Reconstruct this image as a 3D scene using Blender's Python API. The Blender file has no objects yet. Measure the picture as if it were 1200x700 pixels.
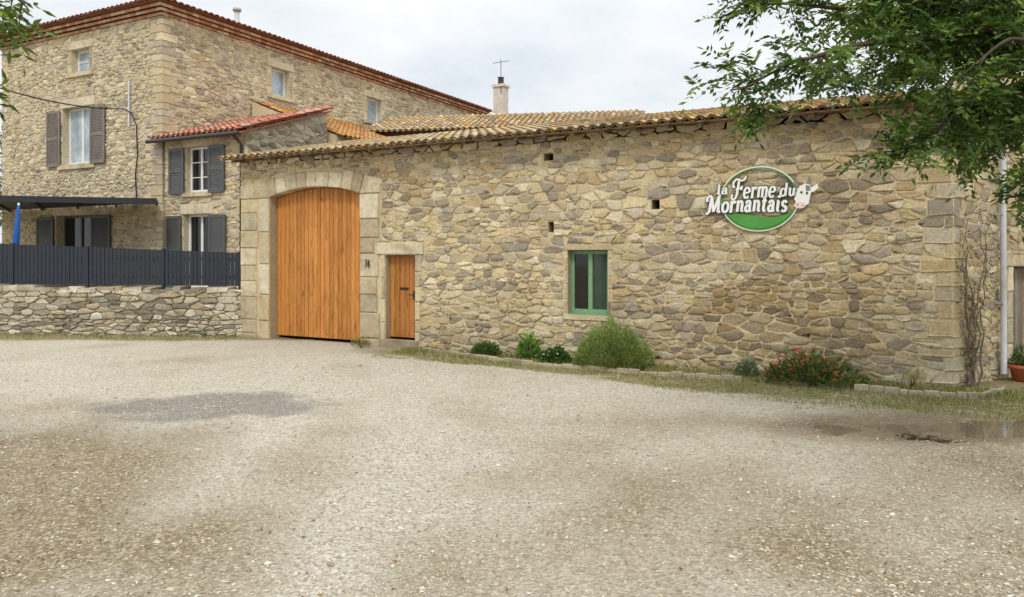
import bpy, math, random
from mathutils import Vector, noise
RND = random.Random(11)
COL = bpy.context.scene.collection
PI = math.pi
# ------------------------------------------------------------------ camera frame (a level camera 2 m up, turned 27.8 deg)
TH = math.radians(27.82); SN, CS = math.sin(TH), math.cos(TH)
F = 876.0; CX, CY = 600.0, 297.0
CAM = Vector((-0.62, -12.88, 2.0))
def fr(x, d, z=0.0):                     # lateral, forward distance -> world
    return Vector((CAM.x + x*CS - d*SN, CAM.y + x*SN + d*CS, z))
def cp(px, d, py):                       # direction and distance -> world
    return fr((px-CX)/F*d, d, CAM.z + d*(CY-py)/F)
def gp(px, py):
    d = CAM.z*F/(py-CY); return fr((px-CX)/F*d, d, 0)
def lin1(c):
    c /= 255.0
    return c/12.92 if c <= .04045 else ((c+.055)/1.055)**2.4
def L(r, g, b): return (lin1(r), lin1(g), lin1(b))
def vary(c, a, rnd=RND):
    k = 1+rnd.uniform(-a, a); h = rnd.uniform(-a, a)*.2
    return (c[0]*k*(1+h), c[1]*k, c[2]*k*(1-h))
# ------------------------------------------------------------------ mesh builder
class MB:
    def __init__(s): s.v=[]; s.f=[]; s.m=[]; s.c=[]; s.s=[]
    def add(s, verts, faces, mat=0, col=(1,1,1), sm=False):
        b = len(s.v)
        s.v.extend([tuple(p) for p in verts]); s.c.extend([col]*len(verts))
        for f in faces:
            s.f.append([i+b for i in f]); s.m.append(mat); s.s.append(sm)
    def mbox(s, mp, u0, u1, z0, z1, d0, d1, mat=0, col=(1,1,1), j=0.0):
        P = []
        for d in (d0, d1):
            for (u, z) in ((u0,z0),(u1,z0),(u1,z1),(u0,z1)):
                P.append(mp(u+RND.uniform(-j,j), z+RND.uniform(-j,j), d+RND.uniform(-j,j)))
        s.add(P, [(0,1,2,3),(4,5,6,7),(0,1,5,4),(1,2,6,5),(2,3,7,6),(3,0,4,7)], mat, col)
    def box(s, x0,x1,y0,y1,z0,z1, mat=0, col=(1,1,1), j=0.0):
        s.mbox(lambda u,z,d: (u,d,z), x0,x1,z0,z1,y0,y1,mat,col,j)
    def slab(s, mp, poly, d0, d1, ch, mat=0, col=(1,1,1)):     # chamfered dressed block
        n=len(poly); cu=sum(p[0] for p in poly)/n; cz=sum(p[1] for p in poly)/n
        def ins(p,k):
            l=math.hypot(p[0]-cu,p[1]-cz) or 1
            return (p[0]-(p[0]-cu)/l*k*1.3, p[1]-(p[1]-cz)/l*k*1.3)
        V=[mp(u,z,d0) for u,z in poly]+[mp(u,z,d1-ch) for u,z in poly]+[mp(*ins(p,ch),d1) for p in poly]
        Fc=[]
        for r in (0,1):
            for i in range(n):
                k=(i+1)%n; Fc.append((r*n+i,r*n+k,(r+1)*n+k,(r+1)*n+i))
        Fc.append(tuple(range(2*n,3*n)))
        s.add(V,Fc,mat,col)
    def tube(s, pts, rad, sides=6, mat=0, col=(1,1,1), cap=True):
        pts=[Vector(p) for p in pts]; n=len(pts)
        if not hasattr(rad,'__len__'): rad=[rad]*n
        V=[]
        for i,p in enumerate(pts):
            t=(pts[min(i+1,n-1)]-pts[max(i-1,0)]); t = t.normalized() if t.length>1e-9 else Vector((0,0,1))
            a=t.cross(Vector((.13,.31,.94)));
            if a.length<.05: a=t.cross(Vector((1,0,0)))
            a.normalize(); b=t.cross(a)
            for k in range(sides):
                an=2*PI*k/sides; V.append(p+a*math.cos(an)*rad[i]+b*math.sin(an)*rad[i])
        Fc=[]
        for i in range(n-1):
            for k in range(sides):
                q=(k+1)%sides; Fc.append((i*sides+k,i*sides+q,(i+1)*sides+q,(i+1)*sides+k))
        if cap: Fc += [tuple(range(sides)), tuple(range((n-1)*sides,n*sides))]
        s.add(V,Fc,mat,col,True)
    def lathe(s, c, prof, seg=24, mat=0, col=(1,1,1)):
        V=[];Fc=[]
        for r,z in prof:
            for k in range(seg): V.append((c[0]+r*math.cos(2*PI*k/seg), c[1]+r*math.sin(2*PI*k/seg), c[2]+z))
        for i in range(len(prof)-1):
            for k in range(seg):
                q=(k+1)%seg; Fc.append((i*seg+k,i*seg+q,(i+1)*seg+q,(i+1)*seg+k))
        s.add(V,Fc,mat,col,True)
    def leaf(s, p, d, l, w, col, mat=0):
        nr=Vector((RND.uniform(-1,1),RND.uniform(-1,1),RND.uniform(.2,1.4)))
        sd=d.cross(nr)
        if sd.length<1e-4: return
        sd.normalize(); sd*=w*.5; m=p+d*(l*.45)
        s.add([p,m+sd,p+d*l,m-sd],[(0,1,2,3)],mat,col)
    def build(s, name, mats, parent=None, bevel=0.0):
        me=bpy.data.meshes.new(name); me.from_pydata(s.v,[],s.f)
        for m in mats: me.materials.append(m)
        me.polygons.foreach_set('material_index', s.m); me.polygons.foreach_set('use_smooth', s.s)
        at=me.attributes.new('tint','FLOAT_COLOR','POINT'); buf=[]
        for c in s.c: buf += [c[0],c[1],c[2],1.0]
        at.data.foreach_set('color', buf); me.update()
        o=bpy.data.objects.new(name, me); COL.objects.link(o)
        if parent is not None:
            o.parent=parent
            if parent.type=='EMPTY': o.location = -parent.location
        if bevel:
            b=o.modifiers.new('bevel','BEVEL'); b.width=bevel; b.segments=2; b.limit_method='ANGLE'
        return o
def tag(o, label=None, cat=None, group=None, kind=None):
    if label: o['label']=label
    if cat: o['category']=cat
    if group: o['group']=group
    if kind: o['kind']=kind
    return o
def thing(name, loc, label, cat, group=None):
    o=bpy.data.objects.new(name,None); COL.objects.link(o); o.location=loc; o.empty_display_size=.3
    return tag(o,label,cat,group)
# ------------------------------------------------------------------ materials
def NM(name):
    m=bpy.data.materials.new(name); m.use_nodes=True; nt=m.node_tree
    return m, nt, nt.nodes['Principled BSDF']
def N(nt, t, ins=None, **kw):
    n=nt.nodes.new(t)
    for k,v in kw.items(): setattr(n,k,v)
    for k,v in (ins or {}).items(): n.inputs[k].default_value=v
    return n
def mix(nt, fac, a, b, blend='MIX'):
    n=nt.nodes.new('ShaderNodeMix'); n.data_type='RGBA'; n.blend_type=blend
    for i,v in ((0,fac),(6,a),(7,b)):
        if isinstance(v, bpy.types.NodeSocket): nt.links.new(v,n.inputs[i])
        elif i==0: n.inputs[0].default_value=v
        else: n.inputs[i].default_value=(*v,1)
    return n.outputs[2]
def ramp(nt, sock, stops):
    n=nt.nodes.new('ShaderNodeValToRGB'); nt.links.new(sock,n.inputs[0]); e=n.color_ramp.elements
    while len(e)<len(stops): e.new(.5)
    for i,(p,c) in enumerate(stops):
        e[i].position=p; e[i].color=(*c,1) if hasattr(c,'__len__') else (c,c,c,1)
    return n.outputs[0]
def coords(nt, scale=(1,1,1)):
    tc=N(nt,'ShaderNodeTexCoord'); mp=N(nt,'ShaderNodeMapping'); mp.inputs['Scale'].default_value=scale
    nt.links.new(tc.outputs['Object'],mp.inputs[0]); return mp.outputs[0]
def noi(nt, co, scale, detail=5, rough=.6, dist=0):
    n=N(nt,'ShaderNodeTexNoise',{'Scale':scale,'Detail':detail,'Roughness':rough,'Distortion':dist})
    nt.links.new(co,n.inputs['Vector']); return n.outputs[0]
def bump(nt, h, bs, strength, dist=.02, prev=None):
    b=N(nt,'ShaderNodeBump',{'Strength':strength,'Distance':dist}); nt.links.new(h,b.inputs['Height'])
    if prev is not None: nt.links.new(prev,b.inputs['Normal'])
    nt.links.new(b.outputs[0],bs.inputs['Normal']); return b.outputs[0]
def attr_mat(name, rough=.9, fine=25, lo=.62, hi=1.25, stain=None, stain_amt=.5, stain_scale=.6, bs=30, bst=.6, bd=.02, spec=.2):
    m,nt,b=NM(name); co=coords(nt)
    a=N(nt,'ShaderNodeAttribute',attribute_name='tint').outputs['Color']
    n1=noi(nt,co,fine,6,.72); c=mix(nt,1.0,a,ramp(nt,n1,[(.3,lo),(.7,hi)]),'MULTIPLY')
    if stain:
        n2=noi(nt,co,stain_scale,5,.65,.6); f=ramp(nt,n2,[(.47,0.0),(.68,stain_amt)])
        c=mix(nt,f,c,mix(nt,1.0,c,stain,'MULTIPLY'))
    nt.links.new(c,b.inputs['Base Color']); b.inputs['Roughness'].default_value=rough
    b.inputs['Specular IOR Level'].default_value=spec
    if bst: bump(nt,noi(nt,co,bs,5,.72),b,bst,bd)
    return m
def simple(name, col, rough=.6, var=.12, scale=8, metal=0, bst=.1, spec=.4, grime=0):
    m,nt,b=NM(name); co=coords(nt)
    c=mix(nt,1.0,col,ramp(nt,noi(nt,co,scale,5,.65),[(.3,1-var),(.7,1+var)]),'MULTIPLY')
    if grime: c=mix(nt,ramp(nt,noi(nt,co,2.3,6,.7),[(.45,0.),(.75,grime)]),c,(.05,.045,.035))
    nt.links.new(c,b.inputs['Base Color']); b.inputs['Roughness'].default_value=rough
    b.inputs['Metallic'].default_value=metal; b.inputs['Specular IOR Level'].default_value=spec
    if bst: bump(nt,noi(nt,co,scale*6,4,.6),b,bst,.01)
    return m
def wood(name, c1, c2, c3, rough=.55, axis='z'):
    m,nt,b=NM(name); co=coords(nt,(9,9,.55))
    a=N(nt,'ShaderNodeAttribute',attribute_name='tint').outputs['Color']
    g=noi(nt,co,3.2,7,.65,1.4); c=ramp(nt,g,[(.28,c3),(.45,c1),(.7,c2)])
    co2=coords(nt,(5,5,1.6)); kn=noi(nt,co2,2.2,3,.5,.4)
    c=mix(nt,ramp(nt,kn,[(.64,0.),(.76,.8)]),c,c3)
    c=mix(nt,1.0,c,a,'MULTIPLY')
    co3=coords(nt,(1.5,1.5,.35)); st=noi(nt,co3,2.0,6,.7)
    c=mix(nt,ramp(nt,st,[(.46,0.),(.72,.65)]),c,mix(nt,1.,c,(.5,.46,.44),'MULTIPLY'))
    nt.links.new(c,b.inputs['Base Color']); b.inputs['Roughness'].default_value=rough; b.inputs['Specular IOR Level'].default_value=.25
    bump(nt,g,b,.25,.01); return m
def leafmat(name, rough=.55, trans=.3):
    m,nt,b=NM(name)
    a=N(nt,'ShaderNodeAttribute',attribute_name='tint').outputs['Color']
    nt.links.new(a,b.inputs['Base Color']); b.inputs['Roughness'].default_value=rough; b.inputs['Specular IOR Level'].default_value=.3
    t=N(nt,'ShaderNodeBsdfTranslucent'); nt.links.new(mix(nt,1.,a,(1.1,1.2,.55),'MULTIPLY'),t.inputs[0])
    ms=N(nt,'ShaderNodeMixShader',{0:trans}); nt.links.new(b.outputs[0],ms.inputs[1]); nt.links.new(t.outputs[0],ms.inputs[2])
    nt.links.new(ms.outputs[0],nt.nodes['Material Output'].inputs[0]); return m
def glass(name, col, rough=.04):
    m,nt,b=NM(name); co=coords(nt)
    c=mix(nt,1.,col,ramp(nt,noi(nt,co,1.6,3),[(.3,.6),(.7,1.3)]),'MULTIPLY'); nt.links.new(c,b.inputs['Base Color'])
    b.inputs['Roughness'].default_value=rough; b.inputs['Specular IOR Level'].default_value=.6; return m
M={}
M['rubble']=attr_mat('rubble_stone',.94,26,.68,1.27,(.68,.61,.52),.62,.5,42,1.0,.03)
M['rubble_house']=attr_mat('rubble_stone_house',.94,17,.7,1.26,(.78,.72,.64),.55,.4,30,1.0,.03)
M['rubble_dry']=attr_mat('dry_stone',.95,18,.6,1.25,(.66,.63,.57),.65,1.1,28,.9,.03)
M['dressed']=attr_mat('dressed_stone',.9,13,.72,1.2,(.62,.56,.48),.8,1.3,30,.9,.022)
M['tile']=attr_mat('clay_tile',.85,14,.68,1.25,(.6,.58,.54),.75,2.2,40,.4,.01)
M['brick']=attr_mat('cornice_brick',.9,20,.75,1.2,(.7,.66,.62),.5,1.5,40,.4,.01)
M['pebble']=attr_mat('pebble',.9,40,.85,1.12,bst=.3,bs=80,bd=.005)
M['oak']=wood('varnished_wood',L(190,126,62),L(208,148,82),L(132,80,38))
M['rafter']=wood('rafter_wood',L(128,110,86),L(150,128,100),L(86,72,56),.85)
M['shutter_grey']=simple('shutter_grey_paint',L(86,87,88),.55,.12,6,bst=.08,grime=.15)
M['shutter_brown']=wood('shutter_wood',L(128,120,112),L(148,140,130),L(98,90,84),.8)
M['white']=simple('white_paint',(.76,.76,.74),.45,.05,5,bst=.03)
M['greenpaint']=simple('green_paint',L(118,154,116),.5,.12,7,bst=.06,grime=.12)
M['glass_dark']=glass('dark_glass',(.012,.014,.014))
M['glass_reflection']=glass('painted_reflection_glass',(.04,.065,.048),.06)  # pale green reflection painted into the pane's base colour
M['glass_pale']=glass('pale_glass',(.40,.48,.53),.1)
M['fence']=simple('charcoal_fence',L(38,44,54),.5,.15,5,bst=.05,grime=.1)
M['canopy']=simple('canopy_metal',L(36,38,42),.5,.12,4,bst=.03)
M['zinc']=simple('zinc_grey',L(182,184,186),.5,.1,6,metal=0,bst=.03,grime=.2)
M['darkpipe']=simple('dark_pipe',L(66,60,57),.5,.1,6,bst=.03)
M['black']=simple('black_cable',(.015,.015,.015),.6,.1,5,bst=0)
M['iron']=simple('dark_iron',(.03,.028,.026),.6,.2,20,bst=.05,metal=.3)
M['void']=simple('dark_void',(.012,.011,.01),1,.1,3,bst=0,spec=0)
M['blue']=simple('blue_fabric',L(38,92,168),.85,.15,6,bst=.1)
M['bark']=attr_mat('bark',.95,14,.55,1.25,bs=22,bst=.9,bd=.02)
M['leaf']=leafmat('leaf'); M['grassy']=leafmat('grass_blade',.7,.2)
M['terracotta']=simple('terracotta',L(176,98,66),.85,.15,9,bst=.15,grime=.1)
M['signwhite']=simple('sign_white',(.82,.82,.8),.45,.03,5,bst=0)
M['signgreen']=simple('sign_green',L(78,146,64),.45,.1,3,bst=0)
M['signdark']=simple('sign_dark_green',L(50,70,48),.5,.08,4,bst=0)
M['signpink']=simple('sign_pink',L(230,208,202),.5,.06,4,bst=0)
M['signgrey']=simple('sign_grey',L(124,130,114),.5,.06,4,bst=0)
M['render']=simple('chimney_render',L(205,196,184),.9,.12,5,bst=.2,grime=.25)
M['concrete']=attr_mat('edging_concrete',.92,22,.7,1.2,(.5,.48,.42),.7,1.3,50,.5,.01)
M['decking']=simple('terrace_paving',L(150,140,122),.9,.15,3,bst=.2)
# ------------------------------------------------------------------ rubble masonry
def clip(poly, nx, ny, c):
    out=[]; n=len(poly)
    for i in range(n):
        a=poly[i]; b=poly[(i+1)%n]; da=nx*a[0]+ny*a[1]-c; db=nx*b[0]+ny*b[1]-c
        if da<=0: out.append(a)
        if (da<0 and db>0) or (da>0 and db<0):
            t=da/(da-db); out.append((a[0]+(b[0]-a[0])*t, a[1]+(b[1]-a[1])*t))
    return out
def rubble(mb, mp, u0,u1,z0,z1, sw, sh, excl, pal, gap=.012, dep=(.004,.024), seed=1, inside=None, tintf=None, kk=1.15):
    rn=random.Random(seed); seeds=[]; z=z0-.02
    while z<z1:
        h=sh*rn.uniform(.5,1.65); u=u0-rn.random()*sw; ph=rn.random()*9
        while u<u1+sw*.3:
            w=sw*rn.choice((.35,.5,.65,.8,.9,1.0,1.15,1.35,1.75))*(.7+.42*h/sh)
            wob=.4*h*noise.noise(Vector((u*.7,z*1.7,ph)))
            s=(u+w/2, z+h/2+wob+rn.uniform(-.32,.32)*h, rn.uniform(-.24,.24)*sh); u+=w
            if not(u0<s[0]<u1 and z0<s[1]<z1): continue
            if inside and not inside(s[0],s[1]): continue
            seeds.append(s)
            if rn.random()<.24: seeds.append((s[0]+w*rn.uniform(-.3,.5),s[1]+h*rn.choice((-.45,.45)),-.32*sh))
        z+=h
    seeds=[s for s in seeds if not any(a<s[0]<b and c<s[1]<d for a,b,c,d in excl)]
    k=sw/sh*kk; cell=sw*1.4; bins={}
    for i,s in enumerate(seeds): bins.setdefault((int(s[0]//cell),int(s[1]*k//cell)),[]).append(i)
    for i,s in enumerate(seeds):
        bx,by=int(s[0]//cell),int(s[1]*k//cell); nb=[]
        for dx in (-2,-1,0,1,2):
            for dy in (-2,-1,0,1,2):
                for j in bins.get((bx+dx,by+dy),()):
                    if j!=i:
                        t=seeds[j]; nb.append(((t[0]-s[0])**2+(k*(t[1]-s[1]))**2,j))
        nb.sort(); W=sw*1.5; Hh=sh*1.5
        poly=[(max(u0,s[0]-W),max(z0,s[1]-Hh)),(min(u1,s[0]+W),max(z0,s[1]-Hh)),(min(u1,s[0]+W),min(z1,s[1]+Hh)),(max(u0,s[0]-W),min(z1,s[1]+Hh))]
        for dd,j in nb[:26]:
            t=seeds[j]; nx=t[0]-s[0]; ny=k*k*(t[1]-s[1]); l=math.hypot(nx,ny)
            if l<1e-6: continue
            nx/=l; ny/=l
            poly=clip(poly,nx,ny,nx*(s[0]+t[0])/2+ny*(s[1]+t[1])/2+(s[2]-t[2])/2-gap/2*rn.uniform(.1,2.2))
            if len(poly)<3: break
        if len(poly)<3: continue
        for a,b,c,d in excl:
            if max(p[0] for p in poly)<a or min(p[0] for p in poly)>b or max(p[1] for p in poly)<c or min(p[1] for p in poly)>d: continue
            sep=[(a-s[0],(1,0,a)),(s[0]-b,(-1,0,-b)),(c-s[1],(0,1,c)),(s[1]-d,(0,-1,-d))]
            q=max(sep)[1]; poly=clip(poly,q[0],q[1],q[2]-gap*.4)
            if len(poly)<3: break
        if len(poly)<3: continue
        ar=abs(sum(poly[q][0]*poly[(q+1)%len(poly)][1]-poly[(q+1)%len(poly)][0]*poly[q][1] for q in range(len(poly))))/2
        if ar<sw*sh*.03: continue
        n=len(poly); ch=[]
        for q in range(n):
            a=poly[q]; b=poly[(q+1)%n]; r=rn.uniform(.04,.14); ll=math.hypot(b[0]-a[0],b[1]-a[1]); jj=min(.09*sh,ll*.14)
            if ll<.012: ch.append(a); continue
            for tt in ((r,1-r) if ll<sh*.8 else (r,.5+rn.uniform(-.2,.2),1-r)): ch.append((a[0]+(b[0]-a[0])*tt+rn.uniform(-jj,jj), a[1]+(b[1]-a[1])*tt+rn.uniform(-jj,jj)))
        n=len(ch); cu=sum(p[0] for p in ch)/n; cz=sum(p[1] for p in ch)/n
        d=rn.uniform(*dep); tu=rn.uniform(-.12,.12); tz=rn.uniform(-.16,.16)
        col=vary(rn.choice(pal),.14,rn)
        if tintf: col=tintf(cu,cz,col,rn)
        def dpt(p): return max(.002,d+tu*(p[0]-cu)+tz*(p[1]-cz)+rn.uniform(-.005,.005))
        V=[mp(p[0],p[1],-.015) for p in ch]; 
        r1=[(cu+(p[0]-cu)*.98,cz+(p[1]-cz)*.97) for p in ch]; V+=[mp(p[0],p[1],dpt(p)*.75) for p in r1]
        r2=[(cu+(p[0]-cu)*rn.uniform(.74,.93),cz+(p[1]-cz)*rn.uniform(.68,.9)) for p in ch]; V+=[mp(p[0],p[1],dpt(p)) for p in r2]
        V.append(mp(cu+rn.uniform(-.2,.2)*sh,cz+rn.uniform(-.15,.15)*sh,d+rn.uniform(-.009,.009)))
        Fc=[]
        for r in (0,1):
            for q in range(n):
                e=(q+1)%n; Fc.append((r*n+q,r*n+e,(r+1)*n+e,(r+1)*n+q))
        for q in range(n): Fc.append((2*n+q,2*n+(q+1)%n,3*n))
        mb.add(V,Fc,0,col,rn.random()<.6)
def backing(mb, mp, u0,u1,z0,z1, holes, col, reveal=.3, rcol=None):
    us=sorted({u0,u1,*[min(max(h[0],u0),u1) for h in holes],*[min(max(h[1],u0),u1) for h in holes]})
    zs=sorted({z0,z1,*[min(max(h[2],z0),z1) for h in holes],*[min(max(h[3],z0),z1) for h in holes]})
    for i in range(len(us)-1):
        for j in range(len(zs)-1):
            a,b,c,d=us[i],us[i+1],zs[j],zs[j+1]; m=((a+b)/2,(c+d)/2)
            if any(h[0]<m[0]<h[1] and h[2]<m[1]<h[3] for h in holes): continue
            mb.add([mp(a,c,0),mp(b,c,0),mp(b,d,0),mp(a,d,0)],[(0,1,2,3)],0,col)
    for h in holes:
        a,b,c,d=h[:4]; r=-reveal
        for p,q in (((a,c),(b,c)),((b,c),(b,d)),((b,d),(a,d)),((a,d),(a,c))):
            mb.add([mp(*p,0),mp(*q,0),mp(*q,r),mp(*p,r)],[(0,1,2,3)],0,rcol or col)
def quad(a,b,c,d): return [(a,c),(b,c),(b,d),(a,d)]
def blocks_col(mb, mp, u0,u1,z0,z1,hh,d0,d1,pal,seed=1,jl=0,jr=0):   # a jamb of stacked dressed blocks, ragged on the free side
    rn=random.Random(seed); z=z0; i=0; j=lambda: rn.uniform(-.008,.008)
    while z<z1-.02:
        h=min(hh*rn.uniform(.7,1.3),z1-z)
        if z1-(z+h)<hh*.4: h=z1-z
        a=u0+rn.random()*jl; b=u1-rn.random()*jr; m=(a+b)/2+j()*4
        mb.slab(mp,[(a+.005+abs(j()),z+.006+abs(j())),(m,z+.006+abs(j())),(b-.005,z+.006+abs(j())),(b-.005-abs(j()),z+h*.5),(b-.005,z+h-.006-abs(j())),(m,z+h-.006-abs(j())),(a+.006,z+h-.006-abs(j())),(a+.004+abs(j()),z+h*.5)],d0,d1+rn.uniform(-.01,.008),.016,0,vary(rn.choice(pal),.12,rn))
        z+=h; i+=1
# ------------------------------------------------------------------ canal roof tiles
def tiles(mb, org, U, S, ncol, nrow, pitch, rowlen, pal, lift=.02, start=None, rnd=None):
    rn=rnd or random.Random(5); U=Vector(U).normalized(); S=Vector(S).normalized(); Nn=U.cross(S).normalized()
    if Nn.z<0: Nn=-Nn
    org=Vector(org); SEG=6
    for i in range(ncol):
        s0=start(i) if start else 0
        if s0 is None: continue
        for j in range(nrow):
            sA=j*rowlen
            if sA<s0-1e-6: continue
            c=vary(rn.choice(pal),.18,rn); jit=rn.uniform(-.006,.006); sl=rn.uniform(-.012,.012)
            r0,r1=pitch*.4,pitch*.33
            o=org+U*(i*pitch+jit)+S*(sA+sl)+Nn*(lift+.02); e=org+U*(i*pitch+jit)+S*(sA+rowlen*1.2)+Nn*(lift+.002)
            V=[];
            for (q,r) in ((o,r0),(e,r1)):
                for k in range(SEG+1):
                    an=PI*k/SEG; V.append(q+U*math.cos(an)*r+Nn*math.sin(an)*r*.66)
            for k in range(SEG+1):
                an=PI*k/SEG; V.append(o+U*math.cos(an)*(r0-.016)+Nn*(math.sin(an)*(r0*.66-.016)))
            Fc=[(k,k+1,SEG+2+k,SEG+1+k) for k in range(SEG)]
            b=2*(SEG+1); Fc+=[(k,k+1,b+k+1,b+k) for k in range(SEG)]
            mb.add(V,Fc,0,c,True)
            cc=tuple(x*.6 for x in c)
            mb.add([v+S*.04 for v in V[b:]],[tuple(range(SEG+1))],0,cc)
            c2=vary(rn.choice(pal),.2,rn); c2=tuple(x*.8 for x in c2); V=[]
            o=org+U*((i+.5)*pitch)+S*(sA-.03)+Nn*(lift+.02); e=org+U*((i+.5)*pitch)+S*(sA+rowlen*1.15)+Nn*lift
            for q in (o,e):
                for k in range(5):
                    an=PI*k/4; V.append(q+U*math.cos(an)*pitch*.36-Nn*math.sin(an)*.035)
            mb.add(V,[(k,k+1,6+k,5+k) for k in range(4)],0,c2,True)
# ------------------------------------------------------------------ palettes
P_BARN=[L(214,198,162),L(202,184,150),L(222,208,174),L(186,171,146),L(208,188,148),L(196,184,162),L(172,159,138),L(216,196,154),L(204,190,162),L(164,153,135),L(226,214,184),L(196,174,134)]
P_HOUSE=[L(212,197,164),L(201,187,158),L(219,206,176),L(187,175,152),L(207,189,152),L(197,186,164),L(171,159,140)]
P_DRY=[L(198,188,164),L(182,173,152),L(208,199,176),L(166,157,138),L(188,174,144),L(214,206,186),L(148,140,122)]
P_DRESS=[L(208,194,164),L(194,180,150),L(214,202,174),L(186,172,144),L(200,184,148)]
MORT=L(220,203,166); MORT_H=L(214,200,168)
T_BARN=[L(198,178,144),L(180,158,124),L(208,192,156),L(166,146,118),L(190,152,114),L(176,164,138),L(200,170,106)]
T_RED=[L(206,138,112),L(190,120,96),L(214,154,128),L(198,142,118),L(204,168,146)]
T_HOUSE=[L(160,106,84),L(170,118,94),L(142,96,78),L(178,132,108)]
T_LICHEN=[L(200,146,80),L(188,130,74),L(208,164,100),L(172,126,82),L(180,146,100)]
# ================================================================== GROUND
PATCH=(-4.0,9.8,1.25,.75); PUD=(5.3,8.65,1.5,.5)
def ground_h(x,d):
    p=Vector((x,d,0)); f=max(0,1-max(0,math.hypot(x,d-8)-14)/14)
    h=(.03*noise.noise(p*.45)+.015*noise.noise(p*1.5)+.009*noise.noise(p*4.1)+.005*noise.noise(p*9))*f
    e=((x-PUD[0])/PUD[2])**2+((d-PUD[1])/PUD[3])**2+.5*noise.noise(Vector((x*1.4,d*2.4,1)))
    h-=.066*math.exp(-max(0,e)*.8)
    return h
def lattice(lo,hi,fl,fh,st):
    a=[]; x=fl
    while x<fh: a.append(x); x+=st
    s=st; 
    while x<hi: a.append(x); s*=1.22; x+=s
    a.append(hi); b=[]; s=st; x=fl-st
    while x>lo: b.append(x); s*=1.22; x-=s
    b.append(lo); return b[::-1]+a
def build_ground():
    xs=lattice(-400,400,-9,9,.085); ds=lattice(-60,700,3.2,14,.085)
    V=[];C=[]
    for d in ds:
        for x in xs:
            h=ground_h(x,d); w=fr(x,d,h); V.append(tuple(w))
            e=math.sqrt(((x-PATCH[0])/PATCH[2])**2+((d-PATCH[1])/PATCH[3])**2)+.45*noise.noise(Vector((x*.7,d*1.2,3)))+.3*noise.noise(Vector((x*2.6,d*3.4,3)))
            r=max(0,min(1,(1.35-e)*1.0))
            g=.28*max(0,min(1,(11-d)/6))+.45*max(0,min(1,(-x-1.2)/3))*max(0,min(1,(11-d)/4))+.4*max(0,min(1,(x-2.6)/2))*max(0,min(1,(9.8-d)/3))
            g+=.3*noise.noise(Vector((x*.4,d*.5,9)))+.24*noise.noise(Vector((x*1.1,d*1.1,5)))
            # worn wheel tracks, paler, running from the gate out of the yard
            for off_ in (-.75,.75):
                t=x+1.9+off_-.02*(d-4)**2*.6*(-1 if d>9 else .2); g-=.26*math.exp(-(t/.38)**2)
            yb=w.y; b=0
            if -11<w.x<1.4:
                wd_=1.4+.7*max(0,min(1,(w.x+7)/4))
                b=max(0,min(1,(yb+wd_+.5*noise.noise(Vector((w.x*1.1,yb*2,2))))*2.0))*(0.35+.65*max(0,min(1,(w.x+10.6)/2)))
            if w.x<-10.6 and d>16.9: b=max(b,min(1,(d-16.9)*1.2))
            ep=math.sqrt(((x-PUD[0])/PUD[2])**2+((d-PUD[1])/PUD[3])**2)+.35*noise.noise(Vector((x*1.5,d*3,7)))
            C.append((r,max(0,min(1,g)),b,max(0,min(1,(2.1-ep)*1.0))))
    nx=len(xs); Fc=[(j*nx+i,j*nx+i+1,(j+1)*nx+i+1,(j+1)*nx+i) for j in range(len(ds)-1) for i in range(nx-1)]
    me=bpy.data.meshes.new('ground'); me.from_pydata(V,[],Fc)
    at=me.attributes.new('mask','FLOAT_COLOR','POINT'); at.data.foreach_set('color',[q for c in C for q in c])
    me.polygons.foreach_set('use_smooth',[True]*len(Fc))
    m,nt,b=NM('gravel_ground'); co=coords(nt)
    A=N(nt,'ShaderNodeAttribute',attribute_name='mask'); sp=N(nt,'ShaderNodeSeparateColor'); nt.links.new(A.outputs['Color'],sp.inputs[0])
    v=N(nt,'ShaderNodeTexVoronoi',{'Scale':50.0,'Randomness':1.0}); nt.links.new(co,v.inputs['Vector'])
    sv=N(nt,'ShaderNodeSeparateColor'); nt.links.new(v.outputs['Color'],sv.inputs[0])
    v2=N(nt,'ShaderNodeTexVoronoi',{'Scale':15.0,'Randomness':1.0}); nt.links.new(co,v2.inputs['Vector'])
    sv2=N(nt,'ShaderNodeSeparateColor'); nt.links.new(v2.outputs['Color'],sv2.inputs[0])
    n1=noi(nt,co,7,7,.78); n2=noi(nt,co,60,4,.7); n3=noi(nt,co,.7,6,.7,.5)
    pale=ramp(nt,sv.outputs[0],[(.0,L(159,149,130)),(.35,L(189,180,161)),(.75,L(204,196,178)),(1.,L(219,213,199))])
    dirt=ramp(nt,sv.outputs[1],[(.0,L(124,109,85)),(.55,L(153,138,111)),(.85,L(172,158,132)),(1.,L(197,186,164))])
    dark=ramp(nt,sv.outputs[2],[(.0,L(108,104,97)),(.6,L(134,129,120)),(1.,L(164,158,148))])
    gr=ramp(nt,sv2.outputs[0],[(.0,L(108,100,60)),(.5,L(134,122,78)),(1.,L(156,142,106))])
    def edge(s,w=.5):
        ad=N(nt,'ShaderNodeMath',operation='MULTIPLY_ADD'); nt.links.new(n1,ad.inputs[0]); ad.inputs[1].default_value=w*1.6; nt.links.new(s,ad.inputs[2])
        return ad.outputs[0]
    c=mix(nt,ramp(nt,edge(sp.outputs[1],.6),[(.5,0.),(1.08,1.)]),pale,dirt)
    c=mix(nt,ramp(nt,n3,[(.42,0.),(.75,.4)]),c,mix(nt,1.,c,(.81,.77,.69),'MULTIPLY'))
    c=mix(nt,ramp(nt,edge(sp.outputs[0],.7),[(.6,0.),(1.35,.82)]),c,dark)
    c=mix(nt,ramp(nt,edge(sp.outputs[2],.5),[(.55,0.),(1.,.9)]),c,gr)
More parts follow.
